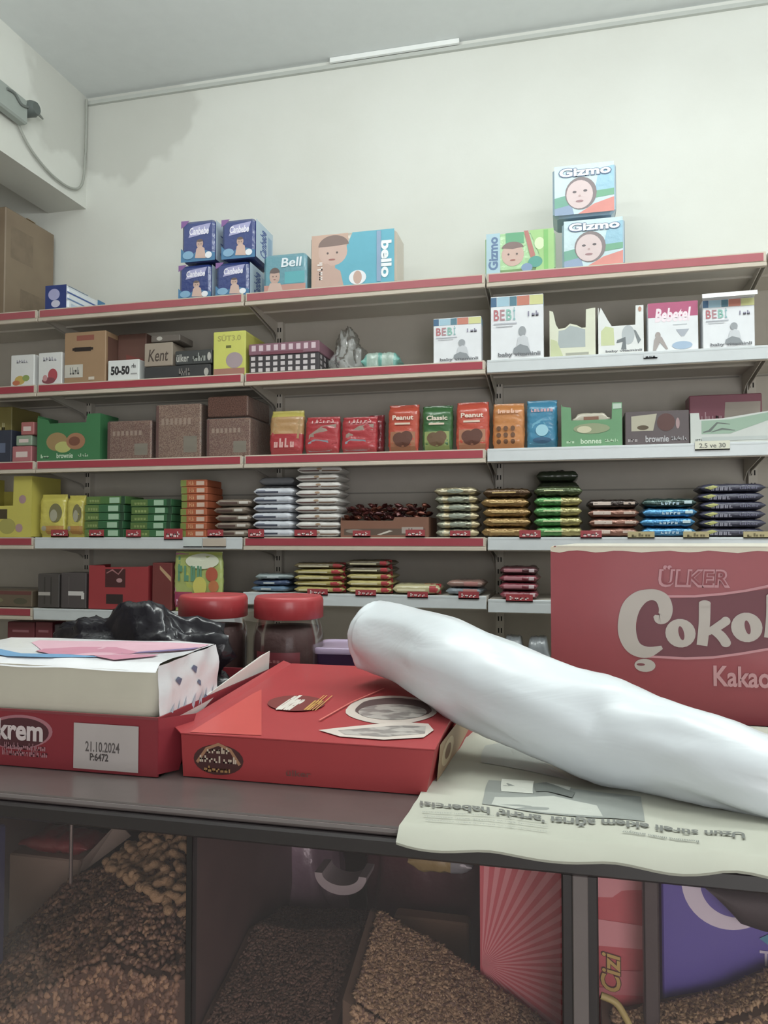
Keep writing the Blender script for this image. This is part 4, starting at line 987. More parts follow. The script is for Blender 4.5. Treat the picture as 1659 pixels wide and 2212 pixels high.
# ---- heaps
def interp(tab, x):
    if x <= tab[0][0]: return tab[0][1]
    for i in range(len(tab) - 1):
        if x <= tab[i + 1][0]:
            t = (x - tab[i][0]) / (tab[i + 1][0] - tab[i][0]); return tab[i][1] * (1 - t) + tab[i + 1][1] * t
    return tab[-1][1]
def heap_fn(sil, YH, slope, seed, yr=None):
    tab = [(onY(px, py, YH).x, onY(px, py, YH).z) for px, py in sil]
    def h(x, y):
        z = interp(tab, x)
        d = YH - y
        z -= (d * slope if d > 0 else -d * .25)
        z += noise.noise(Vector((x * 9, y * 9, seed))) * .012
        return max(ZB + .012, min(z, ZC - .045))
    return h
def heap(name, lab, cat, h, x0, x1, y0, y1, mt, kern, n, size, seed, kmats, yb=None):
    b = MB(); nx = 60; ny = 36
    P = [[(x0 + (x1 - x0) * i / nx, y0 + (y1 - y0) * j / ny, h(x0 + (x1 - x0) * i / nx, y0 + (y1 - y0) * j / ny) - size * .3) for j in range(ny + 1)] for i in range(nx + 1)]
    b.grid(P, mt)
    # skirt against glass and walls
    for j in (0, ny):
        b.grid([[P[i][j], (P[i][j][0], P[i][j][1], ZB + .002)] for i in range(nx + 1)], mt)
    for i in (0, nx):
        b.grid([[P[i][j], (P[i][j][0], P[i][j][1], ZB + .002)] for j in range(ny + 1)], mt)
    rr = random.Random(seed)
    for q in range(int(n * .8)):          # pressed against the front glass
        x = rr.uniform(x0 + size, x1 - size); zt_ = h(x, y0)
        if zt_ - ZB < .02: continue
        kern(b, Vector((x, y0 + .001, rr.uniform(max(ZB + .01, zt_ - .25), zt_))), rr, size, kmats[rr.randrange(len(kmats))])
    for q in range(n):
        x = rr.uniform(x0 + size, x1 - size); y = rr.uniform(y0 + size * .6, y1 - size)
        z = h(x, y)
        kern(b, Vector((x, y, z)), rr, size, kmats[rr.randrange(len(kmats))])
    o = b.build(name); tag(o, lab, cat, kind='stuff'); return o
def seedk(b, p, rr, s, mt, fw=.42, ft=.26):
    M = Euler((rr.uniform(-.7, .7), rr.uniform(-.7, .7), rr.uniform(0, 6.3))).to_matrix()
    l = s * rr.uniform(.8, 1.2); w = l * fw; t = l * ft
    V = [M @ Vector(v) + p for v in ((-l / 2, 0, 0), (0, -w / 2, 0), (l / 2, 0, 0), (0, w / 2, 0), (-.05 * l, 0, t), (-.05 * l, 0, -t))]
    base = len(b.v); b.v += [tuple(v) for v in V]
    for f in ((0, 1, 4), (1, 2, 4), (2, 3, 4), (3, 0, 4), (1, 0, 5), (2, 1, 5), (3, 2, 5), (0, 3, 5)):
        b.f.append(tuple(base + i for i in f)); b.mi.append(b.m(mt)); b.sm.append(True)

def peanut_mb(seed):
    rr = random.Random(seed); b = MB(); rows = []
    L = .036; n = 14; m = 12
    bend = rr.uniform(-.004, .004)
    for i in range(n + 1):
        a = i / n; t = a * 2 - 1
        r = .0078 * math.sqrt(max(0, 1 - abs(t) ** 3.2)) * (1 - .2 * math.exp(-(t / .28) ** 2)) * (1.05 if t < 0 else .95)
        row = []
        for j in range(m):
            th = 2 * pi * j / m
            rr_ = r * (1 + .06 * sin(6 * th) * (1 if 0 < i < n else 0) + .04 * sin(a * 40))
            row.append((t * L / 2, cos(th) * rr_ + bend * (1 - t * t), sin(th) * rr_))
        rows.append(row)
    b.grid(rows, mat('b08d5c', .75, 0, .6, 300, var=.2), closev=True)
    return b

BR = '6b4a30'
def nutk(b, p, rr, s, mt): seedk(b, p, rr, s, mt, .6, .42)
seedm = [mat(c, .6, .1, var=.15) for c in ('8f6a4a', '694a34', 'a8825a', '7a5840')]
bed = mat('5a4030', .8)
# left bin: peanuts in the shell high on the right, small brown nuts lower
hl = heap_fn([(-260, 2200), (0, 2040), (60, 1985), (150, 1905), (250, 1860), (330, 1812), (404, 1776), (440, 1765)], 1.22, .34, 1.0)
heap('roasted_nut_heap', 'heap of small dark brown roasted nuts sloping down in the left glass bin', 'nuts', hl, XC0 + .03, xd1 - .008, YCF + .018, 1.285, bed, nutk, 9500, .014, 5, seedm)
pp = [peanut_mb(i).build('peanut_in_shell') for i in range(3)]
pts = []
rr = random.Random(11)
tries = 0
while len(pts) < 190 and tries < 20000:
    tries += 1
    px = rr.uniform(195, 406); py = rr.uniform(1785, 1985)
    # only the upper right part of the slope; march the sight line onto the heap
    if py > 1830 + (px - 195) * .72 + 20: continue
    d = ray(px, py); t = .8; hit = None
    while t < 1.8:
        p = CO + d * t
        if p.y > YCF + .03 and p.y < 1.27 and p.z < hl(p.x, p.y): hit = p; break
        t += .004
    if not hit: continue
    if any((hit - q).length < .0165 for q in pts): continue
    pts.append(hit)
for i, p in enumerate(pts):
    o = pp[i % 3] if i < 3 else pp[i % 3].copy()
    if i >= 3: COL.objects.link(o)
    o.location = (min(p.x, xd1 - .022), max(p.y, YCF + .035), hl(p.x, p.y) + .009)
    o.rotation_euler = (rr.uniform(0, 6), rr.uniform(-.5, .5), rr.uniform(0, 6.3))
    s = rr.uniform(.8, 1.08); o.scale = (s, s, s)
    tag(o, 'tan peanut in its shell on the upper right of the left bin heap', 'peanut', 'peanuts in the shell')
# cream carton and white flap behind left heap
xx0 = onY(18, 1900, 1.30).x; xx1 = onY(172, 1900, 1.30).x
t = empty('cream_carton', ((xx0 + xx1) / 2, 1.30, ZB + .001), 'cream card carton standing behind the left nut heap', 'carton')
zt = onY(90, 1852, 1.30).z
b = MB(); ww = (xx1 - xx0) / 2; b.box(-ww, ww, 0, .12, 0, zt - ZB, card('a08a76'), .003); b.build('body', t)
b = MB(); e = onY(250, 1800, 1.3)
b.prism([(ww, 0, zt - ZB - .02), (ww + .02, -.01, zt - ZB - .01), (ww + .12, -.02, zt - ZB + .065), (ww + .08, 0, zt - ZB + .08), (ww + .0, .01, zt - ZB + .0)], (0, .002, 0), card('b0a090')); b.build('raised_flap', t)
b = pillow(.15, .08, .03, lambda a, tt: film('8a2026'), 'x', 14, 16, .04, seed=5, wr=.004)
place(b.build('red_packet'), 'dark red soft packet lying on the cream carton in the left bin', 'packet', ((xx0 + xx1) / 2 + .01, 1.35, zt + .002))
b = MB(); ps = onY(5, 1900, 1.0)
b.box(-.05, .05, 0, .05, 0, .3, card('3a3f6e'), .003); b.art(front(-.05, .05, 0, .3, 0), [('r', .1, .1, .9, .4, ink('7a2f4c'))])
tag(b.build('blue_packet', None, (ps.x - .085, 1.0, .5)), 'blue and crimson packet at the left picture edge inside the glass bin', 'packet')

# middle bin: dim fine seeds on the left, sunflower seeds peaking on the right
xs_mid = gx(800)
hm = heap_fn([(300, 2010), (420, 2012), (560, 2000), (700, 2010), (820, 2010), (900, 2060)], 1.1, .3, 4.0)
heap('fine_seed_heap', 'dark heap of fine brown seeds in the middle bin, left half', 'seeds', hm, xd1 + .008, onY(790, 2000, 1.1).x, YCF + .018, 1.24, mat('553c2e', .8), seedk, 5000, .010, 6, [mat('644836', .7), mat('523a2c', .7), mat('755644', .7)])
hs = heap_fn([(640, 2240), (700, 2085), (770, 1975), (800, 1965), (860, 2000), (950, 2045), (1040, 2110), (1130, 2175), (1200, 2240)], 1.07, .3, 7.0)
heap('sunflower_seed_heap', 'heap of tan sunflower seeds peaking left of the red sunray box', 'seeds', hs, onY(790, 2000, 1.06).x + .004, xp0 + .03, YCF + .018, 1.085, mat('5a4430', .8), seedk, 9500, .013, 8, [mat(c, .6, .1, var=.12) for c in ('b8976a', '967752', '7a5c48', 'a5875f')])
hr = heap_fn([(1180, 2150), (1290, 2150), (1340, 2180), (1400, 2165), (1480, 2140), (1560, 2120), (1659, 2085), (1800, 2050)], .982, .35, 9.0)
heap('sunflower_seed_heap', 'low heap of brown seeds under the purple box at bottom right', 'seeds', hr, xp1 + .004, XC1 - .03, YCF + .014, .984, mat('5a4430', .8), seedk, 6500, .013, 9, [mat(c, .6, .1, var=.12) for c in ('a5855a', '846848', 'b89a68')])

# dark bags in the middle bin
p = onY(600, 1960, 1.33)
crumple('dark_nut_bag', 'dim crumpled purple-brown bag behind the fine seeds', 'bag', (p.x - .0, 1.35, ZB + .03), .13, .07, ZC - ZB - .065, mat('8c7284', .3, .4, .8, 30), 12, .22, fr=3)
p = onY(930, 1900, 1.36)
crumple('dark_nut_bag', 'dark glossy bag with red sheen behind the sunflower seed peak', 'bag', (p.x, 1.38, ZB + .03), .13, .06, ZC - ZB - .06, mat('74464e', .3, .4, .8, 30), 21, .2, fr=3)
# pale crescent modelling the mirrored reflection of the white ring
pc = onY(735, 1900, 1.13)
b = MB(); rows = []
for i in range(19):
    t = pi + pi * i / 18
    rows.append([(cos(t) * .041, 0, sin(t) * .03 + .036), (cos(t) * .041, .05, sin(t) * .03 + .036), (cos(t) * .029, .05, sin(t) * .016 + .036), (cos(t) * .029, 0, sin(t) * .016 + .036)])
b.grid(rows, mat('a39a9c', .5), closev=True, sm=False)
b.face([rows[0][i] for i in range(4)], mat('a39a9c', .5)); b.face([rows[-1][i] for i in range(4)][::-1], mat('a39a9c', .5))
tag(b.build('ring_reflection', None, (pc.x, 1.13, onY(735, 1942, 1.13).z)), 'pale curved scoop rim above the seed heaps in the middle bin', 'scoop')
x0_ = onY(850, 2000, 1.24).x; x1_ = onY(1012, 2000, 1.24).x; zt = onY(930, 1988, 1.24).z
b = MB(); b.box(-(x1_ - x0_) / 2, (x1_ - x0_) / 2, 0, .03, 0, zt - ZB, card('b8906c'), .003)
tag(b.build('brown_carton', None, ((x0_ + x1_) / 2, 1.24, ZB + .001)), 'plain brown card box behind the sunflower seed slope', 'carton')
q = onY(955, 1862, 1.2)
b = pillow(.1, .05, .03, lambda a, tt: film('a08a4a') if a < .7 else film('8f9499'), 'x', 12, 14, .05, seed=4, wr=.003)
place(b.build('gold_packet'), 'small gold and grey packet under the counter top beside the red sunray box', 'packet', (q.x, 1.2, q.z - .01))

# red sunray boxes behind the glass
def sunray(b, fn, cx, cy, asp):
    A = [('r', .0, .0, 1, 1, ink('d8505e'))]
    b.art(fn, A)
    N = 26
    for k in range(N):
        t0 = -1.3 + k * 2.9 / N; t1 = t0 + 1.45 / N
        pts = [(cx, cy)]
        for t in (t0, t1):
            dx, dy = cos(t), sin(t) * asp
            ks = []
            if dx > 0: ks.append((1 - cx) / dx)
            if dx < 0: ks.append((0 - cx) / dx)
            if dy > 0: ks.append((1 - cy) / dy)
            if dy < 0: ks.append((0 - cy) / dy)
            s = min(v for v in ks if v >= 0)
            pts.append((cx + dx * s, cy + dy * s))
        b.face([fn(a, c, .0009) for a, c in pts], ink('e88c92'))
ax0, ax1 = onY(1037, 2000, 1.09).x, onY(1218, 2000, 1.09).x
b = MB(); w = ax1 - ax0; hB = ZC - .04 - ZB
hB = ZC - .02 - ZB
b.box(-w / 2, w / 2, 0, .05, 0, hB, card('cc4450'), .002)
sunray(b, front(-w / 2, w / 2, 0, hB, 0), -.0 + .02, (onY(1045, 2085, 1.09).z - ZB) / hB, w / hB)
tag(b.build('sunray_box', None, ((ax0 + ax1) / 2, 1.09, ZB + .001)), 'tall red box with paler sunray stripes, left of the front post', 'box', 'red sunray boxes behind the glass')
ax0, ax1 = onY(1286, 2000, .99).x, onY(1393, 2000, .99).x
b = MB(); w = ax1 - ax0
b.box(-w / 2, w / 2, 0, .05, 0, hB, card('cc4450'), .002)
f2 = front(-w / 2, w / 2, 0, hB, 0)
def vv(py): return (onY(1340, py, .99).z - ZB) / hB
pl = ink('e08e94')
b.art(f2, [('p', [(0, vv(1945)), (.35, vv(1942)), (.55, vv(1925)), (1, vv(1918)), (1, 1), (0, 1)], pl), ('p', [(0, vv(2050)), (1, vv(2046)), (1, vv(1996)), (0, vv(1992))], pl), ('p', [(0, vv(2140)), (.4, vv(2136)), (.5, vv(2098)), (1, vv(2092)), (1, vv(2146)), (.5, vv(2150)), (0, vv(2158))], ink('cc666f')),
           ('t', 'Cizi', .08, vv(2146), .52, vv(2060), ink('5a2a1c'), 1, .05, .2), ('t', 'Cizi', .1, vv(2145), .50, vv(2062), ink('c8a83c'), 1, .02, .2)])
tag(b.build('sunray_box', None, ((ax0 + ax1) / 2, .99, ZB + .001)), 'narrow red box with sideways gold script, right of the front post', 'box', 'red sunray boxes behind the glass')
b = MB(); p = [onY(1298, 2150, .925), onY(1330, 2165, .925), onY(1350, 2195, .925), onY(1365, 2225, .925)]
o0 = p[0]; b.tube(smooth([q - o0 for q in p]), .004, mat('a8924a', .5), 6)
tag(b.build('gold_ribbon', None, o0), 'short gold ribbon curl at the foot of the post', 'ribbon')
# purple box with white ring emblem
YP = .99
ax0, ax1 = onY(1430, 2000, YP).x, onY(2050, 2000, YP).x
w = ax1 - ax0; b = MB(); b.box(-w / 2, w / 2, 0, .05, 0, hB, card('5446b0'), .002)
xc = (ax0 + ax1) / 2
def pf(px, py):
    q = onY(px, py, YP); return ((q.x - ax0) / w, (q.z - ZB) / hB)
fn = front(-w / 2, w / 2, 0, hB, 0)
cxp, cyp = 1590, 1905
ring = []
for k in range(25):
    t = radians(-28 + k * (236) / 24)   # opening to the upper right
    ring.append((cxp - 88 * cos(t) * 1.0, cyp + 96 * sin(t)))
P = [pf(cxp + 98 * cos(radians(a_)), cyp + 92 * sin(radians(a_))) for a_ in range(38, 330, 8)]
b.art(fn, [('s', P, [.02 + .05 * sin(pi * i / (len(P) - 1)) for i in range(len(P))], w / hB, ink('d4cfe0'))])
b.art(fn, [('t', 'T', *pf(1641, 2086), *pf(1668, 2057), ink('c8c4dc')), ('p', [pf(1640, 2028), pf(1700, 2000), pf(1700, 2060), pf(1664, 2046)], ink('2f8fb0')), ('t', 'TEA', *pf(1675, 2086), *pf(1760, 2057), ink('c8c4dc'))], .001)
tag(b.build('purple_box', None, (xc, YP, ZB + .001)), 'violet box with white ring emblem at the lower right', 'box')
# dark strap lying over the emblem
Q = [(1500, 1893, 1530, 1915), (1540, 1905, 1570, 1960), (1590, 1915, 1600, 1995), (1650, 1922, 1650, 2012), (1720, 1925, 1720, 2020)]
b = MB(); rows = []
c0 = onY(1600, 1950, YP - .02)
for (a_, y0, b__, y1) in Q:
    p = onY(a_, y0, YP - .02) - c0; q = onY(b__, y1, YP - .02) - c0
    m_ = (p + q) / 2; r_ = (p - q) / 2
    rows.append([m_ + r_ * cos(t * pi / 6) + Vector((0, -.014 * sin(t * pi / 6), 0)) for t in range(12)])
b.grid(rows, mat('2c1f26', .6, 0, .4, 30), closev=True); b.face(rows[0][::-1], mat('2c1f26', .6, 0, .4, 30)); b.face(rows[-1], mat('2c1f26', .6, 0, .4, 30))
tag(b.build('dark_cloth', None, c0), 'dark cloth hanging across the white ring of the purple box', 'cloth')

# ------------------------------------------------------------------ things on the counter
T = ZC + .0012
# newspaper
b = MB(); nx, ny = 60, 44
A_ = Vector((-.20, .868, 0)); 
def news(u, v, l=0):
    x = -.180 + u * .83 + (-.02 * (1 - v)) ; y = .893 + v * .63
    x += .012 * noise.noise(Vector((v * 5, 3, 0)))
    y0 = y + .016 * noise.noise(Vector((u * 7, 0, 1))) * (1 - v)
    z = T + .004 + .0045 * noise.noise(Vector((x * 11, y * 11, 2))) * (1 if .02 < v else .5) + .003 * abs(noise.noise(Vector((x * 3, y * 26, 5))))
    ed = YCF - .009 - y0
    if ed > 0: z -= min(ed, .05) * 1.1
    z += .008 * max(0, noise.noise(Vector((u * 4, 7, 0)))) * max(0, 1 - v * 5)
    if y0 >= YCF - .009: z = max(z, T)
    return Vector((x, y0, z + l))
paper = patterned('newsprint', 'adae9e', 'bcbcac', (7, 7, 7), .5, .8, soft=.3)
b.grid([[news(i / nx, j / ny) for j in range(ny + 1)] for i in range(nx + 1)], paper)
b.grid([[news(i / nx, 0), news(i / nx, 0) + Vector((0, .003, -.004))] for i in range(nx + 1)], paper)
gr = ink('8d928c'); gr2 = ink('6f7570'); dk = ink('72746e')
def nuv(px, py):
    best = onZ(px, py, T + .006)
    v = (best.y - .893) / .63; u = (best.x + .180 + .02 * (1 - v)) / .83
    return u, v
def npoly(pts, mt, l):
    P = [nuv(*p) for p in pts]; n = len(P)
    cu = sum(p[0] for p in P) / n; cv = sum(p[1] for p in P) / n
    for i in range(n):
        a, c = P[i], P[(i + 1) % n]
        K = 4
        for q in range(K):
            for (s0, s1) in ((0, .5), (.5, 1)):
                e0 = (a[0] + (c[0] - a[0]) * q / K, a[1] + (c[1] - a[1]) * q / K); e1 = (a[0] + (c[0] - a[0]) * (q + 1) / K, a[1] + (c[1] - a[1]) * (q + 1) / K)
                def mm(e, s): return news(cu + (e[0] - cu) * s, cv + (e[1] - cv) * s, l)
                b.face([mm(e0, s0), mm(e0, s1), mm(e1, s1), mm(e1, s0)], mt)
npoly([(1062, 1684), (1392, 1718), (1390, 1772), (1290, 1766), (1040, 1736)], gr, .001)
npoly([(1090, 1684), (1160, 1689), (1156, 1716), (1088, 1710)], ink('d6d8cc'), .0016)
npoly([(1182, 1690), (1240, 1700), (1236, 1712), (1186, 1708)], ink('c9ccc2'), .0016)
npoly([(1070, 1722), (1200, 1722), (1290, 1742), (1300, 1764), (1060, 1738)], ink('b9bcb2'), .0014)
npoly([(1160, 1696), (1186, 1692), (1250, 1712), (1240, 1726), (1190, 1712), (1164, 1712)], gr2, .002)
npoly([(1046, 1606), (1090, 1600), (1170, 1640), (1230, 1680), (1040, 1645)], ink('a5aaa3'), .001)
def ntext(txt, pa, pb, hpx, mt, bold=.02):
    """upside-down line: text starts at pb (right end) and ends at pa"""
    vs, fs = text2d(txt, bold)
    base = len(b.v)
    for (a, c) in vs:
        px = pb[0] + (pa[0] - pb[0]) * a; py = pb[1] + (pa[1] - pb[1]) * a + hpx * (c)
        u, v = nuv(px, py); b.v.append(tuple(news(u, v, .0022)))
    for f in fs:
        b.f.append(tuple(base + q for q in f)); b.mi.append(b.m(mt)); b.sm.append(False)
ntext("Uzun süreli eklem ağrısı 'artrit' habercisi", (905, 1728), (1606, 1797), 17, dk, .03)
for k in range(3):
    ntext('eklemlerde ağrı ve tutukluk sabah saatlerinde', (910 + k * 4, 1752 + k * 9), (1180, 1768 + k * 12), 4, gr, 0)
ntext('Romatizma uzmanı anlatıyor', (1340, 1792), (1506, 1812), 8, gr2, .01)
tag(b.build('newspaper'), 'creased newspaper with upside-down headline, draped over the counter edge', 'newspaper')

# red box under the white roll
SL = .028
rb = empty('red_gift_box', (-.552, 1.035, T), 'flat red cardboard box with silver oval windows, under the white roll', 'box')
W, D, H0, H1 = .374, .465, .0605, .0605 + SL
redm = mat('ac1a22', .5, .1); redd = mat('9a1d26', .4, .2); silver = patterned('silver_print', 'b9b2aa', '8c8580', (30, 60, 30), .5, .35, .4, .3)
b = MB()
ov = .012
b.prism([(0, 0, 0), (W - ov, 0, 0), (W, 0, H0), (0 - .004, 0, H0)], (0, .002, 0), redm)
b.prism([(0, D, 0), (W - ov, D, 0), (W, D, H1), (-.004, D, H1)], (0, -.002, 0), redm)
b.face([(0, 0, 0), (0, D, 0), (-.004, D, H1), (-.004, 0, H0)], redm)
b.face([(W - ov, 0, 0), (W + .02, D, 0), (W, D, H1), (W, 0, H0)], redm)
b.face([(0, 0, .001), (W - ov, 0, .001), (W + .02, D, .001), (0, D, .001)], redm)
ff = front(0, W, 0, H0, -.0002)
b.art(ff, [('e', .15, .45, .105, .36, ink('4a1a18')), ('s', [(.06, .36), (.1, .7), (.15, .82), (.2, .7), (.24, .36)], .012, 6, ink('a8744c')), ('t', 'İKRAM', .1, .6, .2, .75, ink('c9b49a'), 0, .02), ('t', 'ÇİKOLATA', .07, .38, .23, .54, ink('cdb8a0'), 0, .02), ('t', 'Kremalı', .09, .16, .21, .3, ink('b8863c'), 0, .02),
           ('t', 'ülker', .43, .2, .53, .34, ink('7a3a34'))])
def tf(u, v, l): return Vector((u * W, v * D, H0 + (H1 - H0) * v + l))
rs = flat((W - ov + .002, 0, 0), (.018, D, 0), (.006, 0, H0))
b.art(rs, [('r', .1, .08, .95, .95, ink('a88a66')), ('e', .25, .5, .1, .32, ink('c9b48a')), ('e', .25, .5, .05, .18, ink('7a5a3c'))], .003)
b.build('box_base', rb)
b = MB()
b.prism([(-.004, -.001, H0 + .0006), (W + .001, -.001, H0 + .0006), (W + .001, D, H1 + .0006), (-.004, D, H1 + .0006)], (0, 0, .0016), redm)
def uv(px, py):
    q = onZ(px, py, T + H0 + .01)
    for _ in range(3):
        v = (q.y - 1.035) / D; q = onZ(px, py, T + H0 + (H1 - H0) * v + .002)
    return ((q.x + .552) / W, (q.y - 1.035) / D)
def tp(pts): return [uv(*p) for p in pts]
def lf(u, v, l): return tf(u, v, l + .0026)
def ell(cx, cy, rx, ry, n=28, wob=0): return tp([(cx + rx * cos(t * 2 * pi / n) * (1 + wob * sin(5 * t * 2 * pi / n)), cy + ry * sin(t * 2 * pi / n)) for t in range(n)])
b.art(lf, [('p', tp([(545, 1500), (565, 1490), (565, 1590), (410, 1583)]), mat('c8372e', .5, .1)),
           ('p', ell(845, 1535, 98, 31, wob=.03), ink('c9b9ae')), ('p', ell(850, 1533, 82, 24, wob=.04), ink('5a4240')), ('p', ell(848, 1540, 74, 17), silver),
           ('p', tp([(688, 1580), (740, 1574), (860, 1562), (925, 1566), (937, 1580), (915, 1596), (830, 1601), (735, 1594)]), ink('cdbfb4')), ('p', tp([(730, 1581), (860, 1570), (920, 1572), (918, 1588), (830, 1595), (745, 1590)]), silver),
           ('p', ell(640, 1522, 62, 17), ink('7a2420')),
           ('t', 'ülker', *uv(592, 1537), *uv(672, 1506), ink('d4cbc0'), 0, .06, .3), ('t', 'İkram', *uv(655, 1537), *uv(722, 1506), ink('d8a028'), 0, .06, .3),
           ('s', tp([(690, 1560), (760, 1520), (830, 1490)]), .008, 1, ink('dd6a5c'))])
b.build('lid', rb)
b = MB(); b.prism([(-.004, 0, H0), (-.004, D, H1), (-.022, D, H1 + .006), (-.026, .02, H0 + .004)], (0, 0, .0014), redm); b.build('side_flap', rb)

# Cokokrem carton with open top
kb = empty('cocoa_cream_carton', (-1.17, 1.02, T), 'low red open carton lettered in white, holding the napkin pack', 'carton')
W2, D2, H2 = .585, .43, .086
kr = mat('93182a', .42, .2)
b = MB()
b.box(0, W2, 0, .003, 0, H2, kr); b.box(0, W2, D2 - .003, D2, 0, H2, kr); b.box(0, .003, .003, D2 - .003, 0, H2, kr); b.box(W2 - .003, W2, .003, D2 - .003, 0, H2, kr); b.box(0, W2, 0.003, D2 - .003, 0, .003, card('c9b8a4'))
def kf(px, py):
    q = onY(px, py, 1.02); return ((q.x + 1.17) / W2, (q.z - T) / H2)
E = [kf(40 + 66 * cos(t * 2 * pi / 30) - 0, 1583 + 33 * sin(t * 2 * pi / 30)) for t in range(30)]
E2 = [kf(40 + 74 * cos(t * 2 * pi / 30) - 0, 1581 + 37 * sin(t * 2 * pi / 30)) for t in range(30)]
fk = front(0, W2, 0, H2, 0)
b.art(fk, [('p', E2[::-1], ink('b06a74')), ('p', E[::-1], ink('55222a')), ('r', .02, .2, .55, .85, ink('8a2030')) if False else ('r', 0, .96, 1, 1, ink('8a3038'))])
b.art(fk, [('t', 'Çokokrem', *kf(-112, 1598), *kf(94, 1556), ink('d6c6c4'), 0, .035), ('t', 'Kakaolu Fındık Kreması', *kf(10, 1616), *kf(100, 1608), ink('b98088')), ('t', 'sürülebilir krema 24 adet', *kf(6, 1629), *kf(104, 1621), ink('b98088')),
           ('r', *kf(160, 1658), *kf(301, 1569), ink('b9aeaa')), ('t', '21.10.2024', *kf(186, 1622), *kf(260, 1605), ink('5f5654'), 0, .02), ('t', 'P:6472', *kf(196, 1642), *kf(236, 1628), ink('4f4644'), 0, .03)], .0012)
sf = rightf(0, D2, 0, H2, W2)
b.art(sf, [('p', [(.06, .06), (.14, .5), (.42, .93), (.08, .86)], ink('d8c0bc')), ('t', '%100', .09, .58, .25, .78, ink('7a3038'), 0, .03)])
b.build('tray', kb)
b = MB(); b.prism([(W2 - .003, .15, H2 + .0006), (W2 - .003, D2, H2 + .0006), (W2 - .001, D2, H2 + .036), (W2 - .002, D2 - .04, H2 + .033)], (.0016, 0, 0), card('dddbd4')); b.build('open_flap', kb)
b = MB(); b.prism([(W2, 0.0, .004), (W2 + .012, .04, .0), (W2 + .022, .075, H2 * .9), (W2, .004, H2 - .002)], (0, .0012, 0), kr); b.build('corner_flap', kb)

# napkin pack
nb = empty('napkin_pack', (-.80, 1.035, T + .0037), 'thick white paper napkin pack in printed film, on the red carton', 'napkins')
Hn = .150; Wn = .205; Dn = .19
b = MB(); nl = 22
ivory = mat('cfc9b4', .85); 
rows = []
for k in range(nl * 2 + 1):
    z = Hn * k / (nl * 2); g_ = -.0009 if k % 2 else 0
    sh = .004 * sin(k * .21)
    row = []
    for t in range(48):
        a = 2 * pi * t / 48; c, s_ = cos(a), sin(a)
        x = math.copysign(abs(c) ** (2 / 14), c) * (Wn + g_); y = math.copysign(abs(s_) ** (2 / 14), s_) * (Dn / 2 + g_)
        zz = z + (.006 * noise.noise(Vector((x * 8, y * 8, 0))) * (z / Hn))
        row.append((x + sh, y + Dn / 2 - .004, zz))
    rows.append(row)
b.grid(rows, ivory, closev=True, sm=True); b.face(rows[-1], ivory); b.face(rows[0][::-1], ivory)
b.build('napkins', nb)
# printed film on top and right side
b = MB(); nn = 26
def nt_(u, v, l=0):
    x = -Wn + 2 * Wn * u; y = -.006 + (Dn + .004) * v
    z = Hn + .007 + .004 * noise.noise(Vector((x * 10, y * 14, 3))) + .006 * v
    if v < .06: z -= (.06 - v) * .18
    return Vector((x, y, z + l))
white_f = mat('e3e4e8', .3, .4, .35, 25)
b.grid([[nt_(i / nn, j / 16) for j in range(17)] for i in range(nn + 1)], white_f)
def nrt(u, v, l=0):   # right side: u along depth, v up
    y = -.006 + (Dn + .004) * u; z = .004 + (Hn + .002 + .006 * u) * v
    return Vector((Wn + .004 + .006 * noise.noise(Vector((y * 26, z * 26, 9))) + .004 * sin(pi * v) + l, y, z))
b.grid([[nrt(i / 20, j / 16) for j in range(17)] for i in range(21)], mat('dadfe2', .3, .4, .6, 25))
def nmap(px, py):
    q = onZ(px, py, T + .0037 + Hn + .012); return ((q.x + .80 + Wn) / (2 * Wn), (q.y - 1.035 + .006) / (Dn + .004))
pk = ink('c87f98'); pk2 = ink('d6a3b4'); bl = ink('5f97c4'); pur = ink('7d6a9c')
def strip(P, ws, mt, l):
    for i in range(len(P) - 1):
        (u0, v0), (u1, v1) = P[i], P[i + 1]; w0, w1 = ws[i], ws[i + 1]
        for q in range(5):
            a0, a1 = q / 5, (q + 1) / 5
            f = lambda u, v, w, a: nt_(min(max(u, 0), 1), min(max(v - w / 2 + w * a, .02), 1), l)
            b.face([f(u0, v0, w0, a0), f(u1, v1, w1, a0), f(u1, v1, w1, a1), f(u0, v0, w0, a1)], mt)
strip([(.2, .8), (.4, .62), (.6, .55), (.8, .62), (.99, .8)], [.1, .5, .75, .6, .3], pk2, .001)
strip([(.35, .45), (.5, .38), (.65, .45), (.8, .4)], [.1, .4, .35, .1], pk, .0015)
strip([(.0, .55), (.15, .3), (.35, .14), (.55, .12), (.7, .2)], [.2, .14, .16, .12, .04], bl, .002)
strip([(.75, .35), (.85, .5), (.99, .7)], [.05, .16, .1], pur, .002)
strip([(.68, .22), (.8, .2), (.92, .3)], [.03, .2, .1], pk, .0024)
rr = random.Random(3)
for (u, v, s) in ((.3, .8, .05), (.55, .86, .05), (.3, .45, .03), (.75, .5, .06), (.62, .7, .04), (.86, .3, .04)):
    b.face([nrt(u - s, v, .0015), nrt(u + s * .4, v - s * 1.4, .0015), nrt(u + s, v - s * .2, .0015), nrt(u - s * .1, v + s * .5, .0015)], ink('5a6480'))
for k in range(7):
    u = .1 + .12 * k; b.face([nrt(u, .15, .0015), nrt(u + .05, .18, .0015), nrt(u + .09, .6, .0015), nrt(u + .03, .5, .0015)], ink('b4c3d2'))
b.build('printed_film', nb)

# dark plastic bag in the carton behind the napkins
crumple('dark_carrier_bag', 'crumpled dark purple-black plastic bag behind the napkin pack', 'bag', (-.815, 1.345, T + .0037), .2, .075, .205, mat('100c18', .22, 0, .9, 26), 5, .3, n=36, fr=2.6)

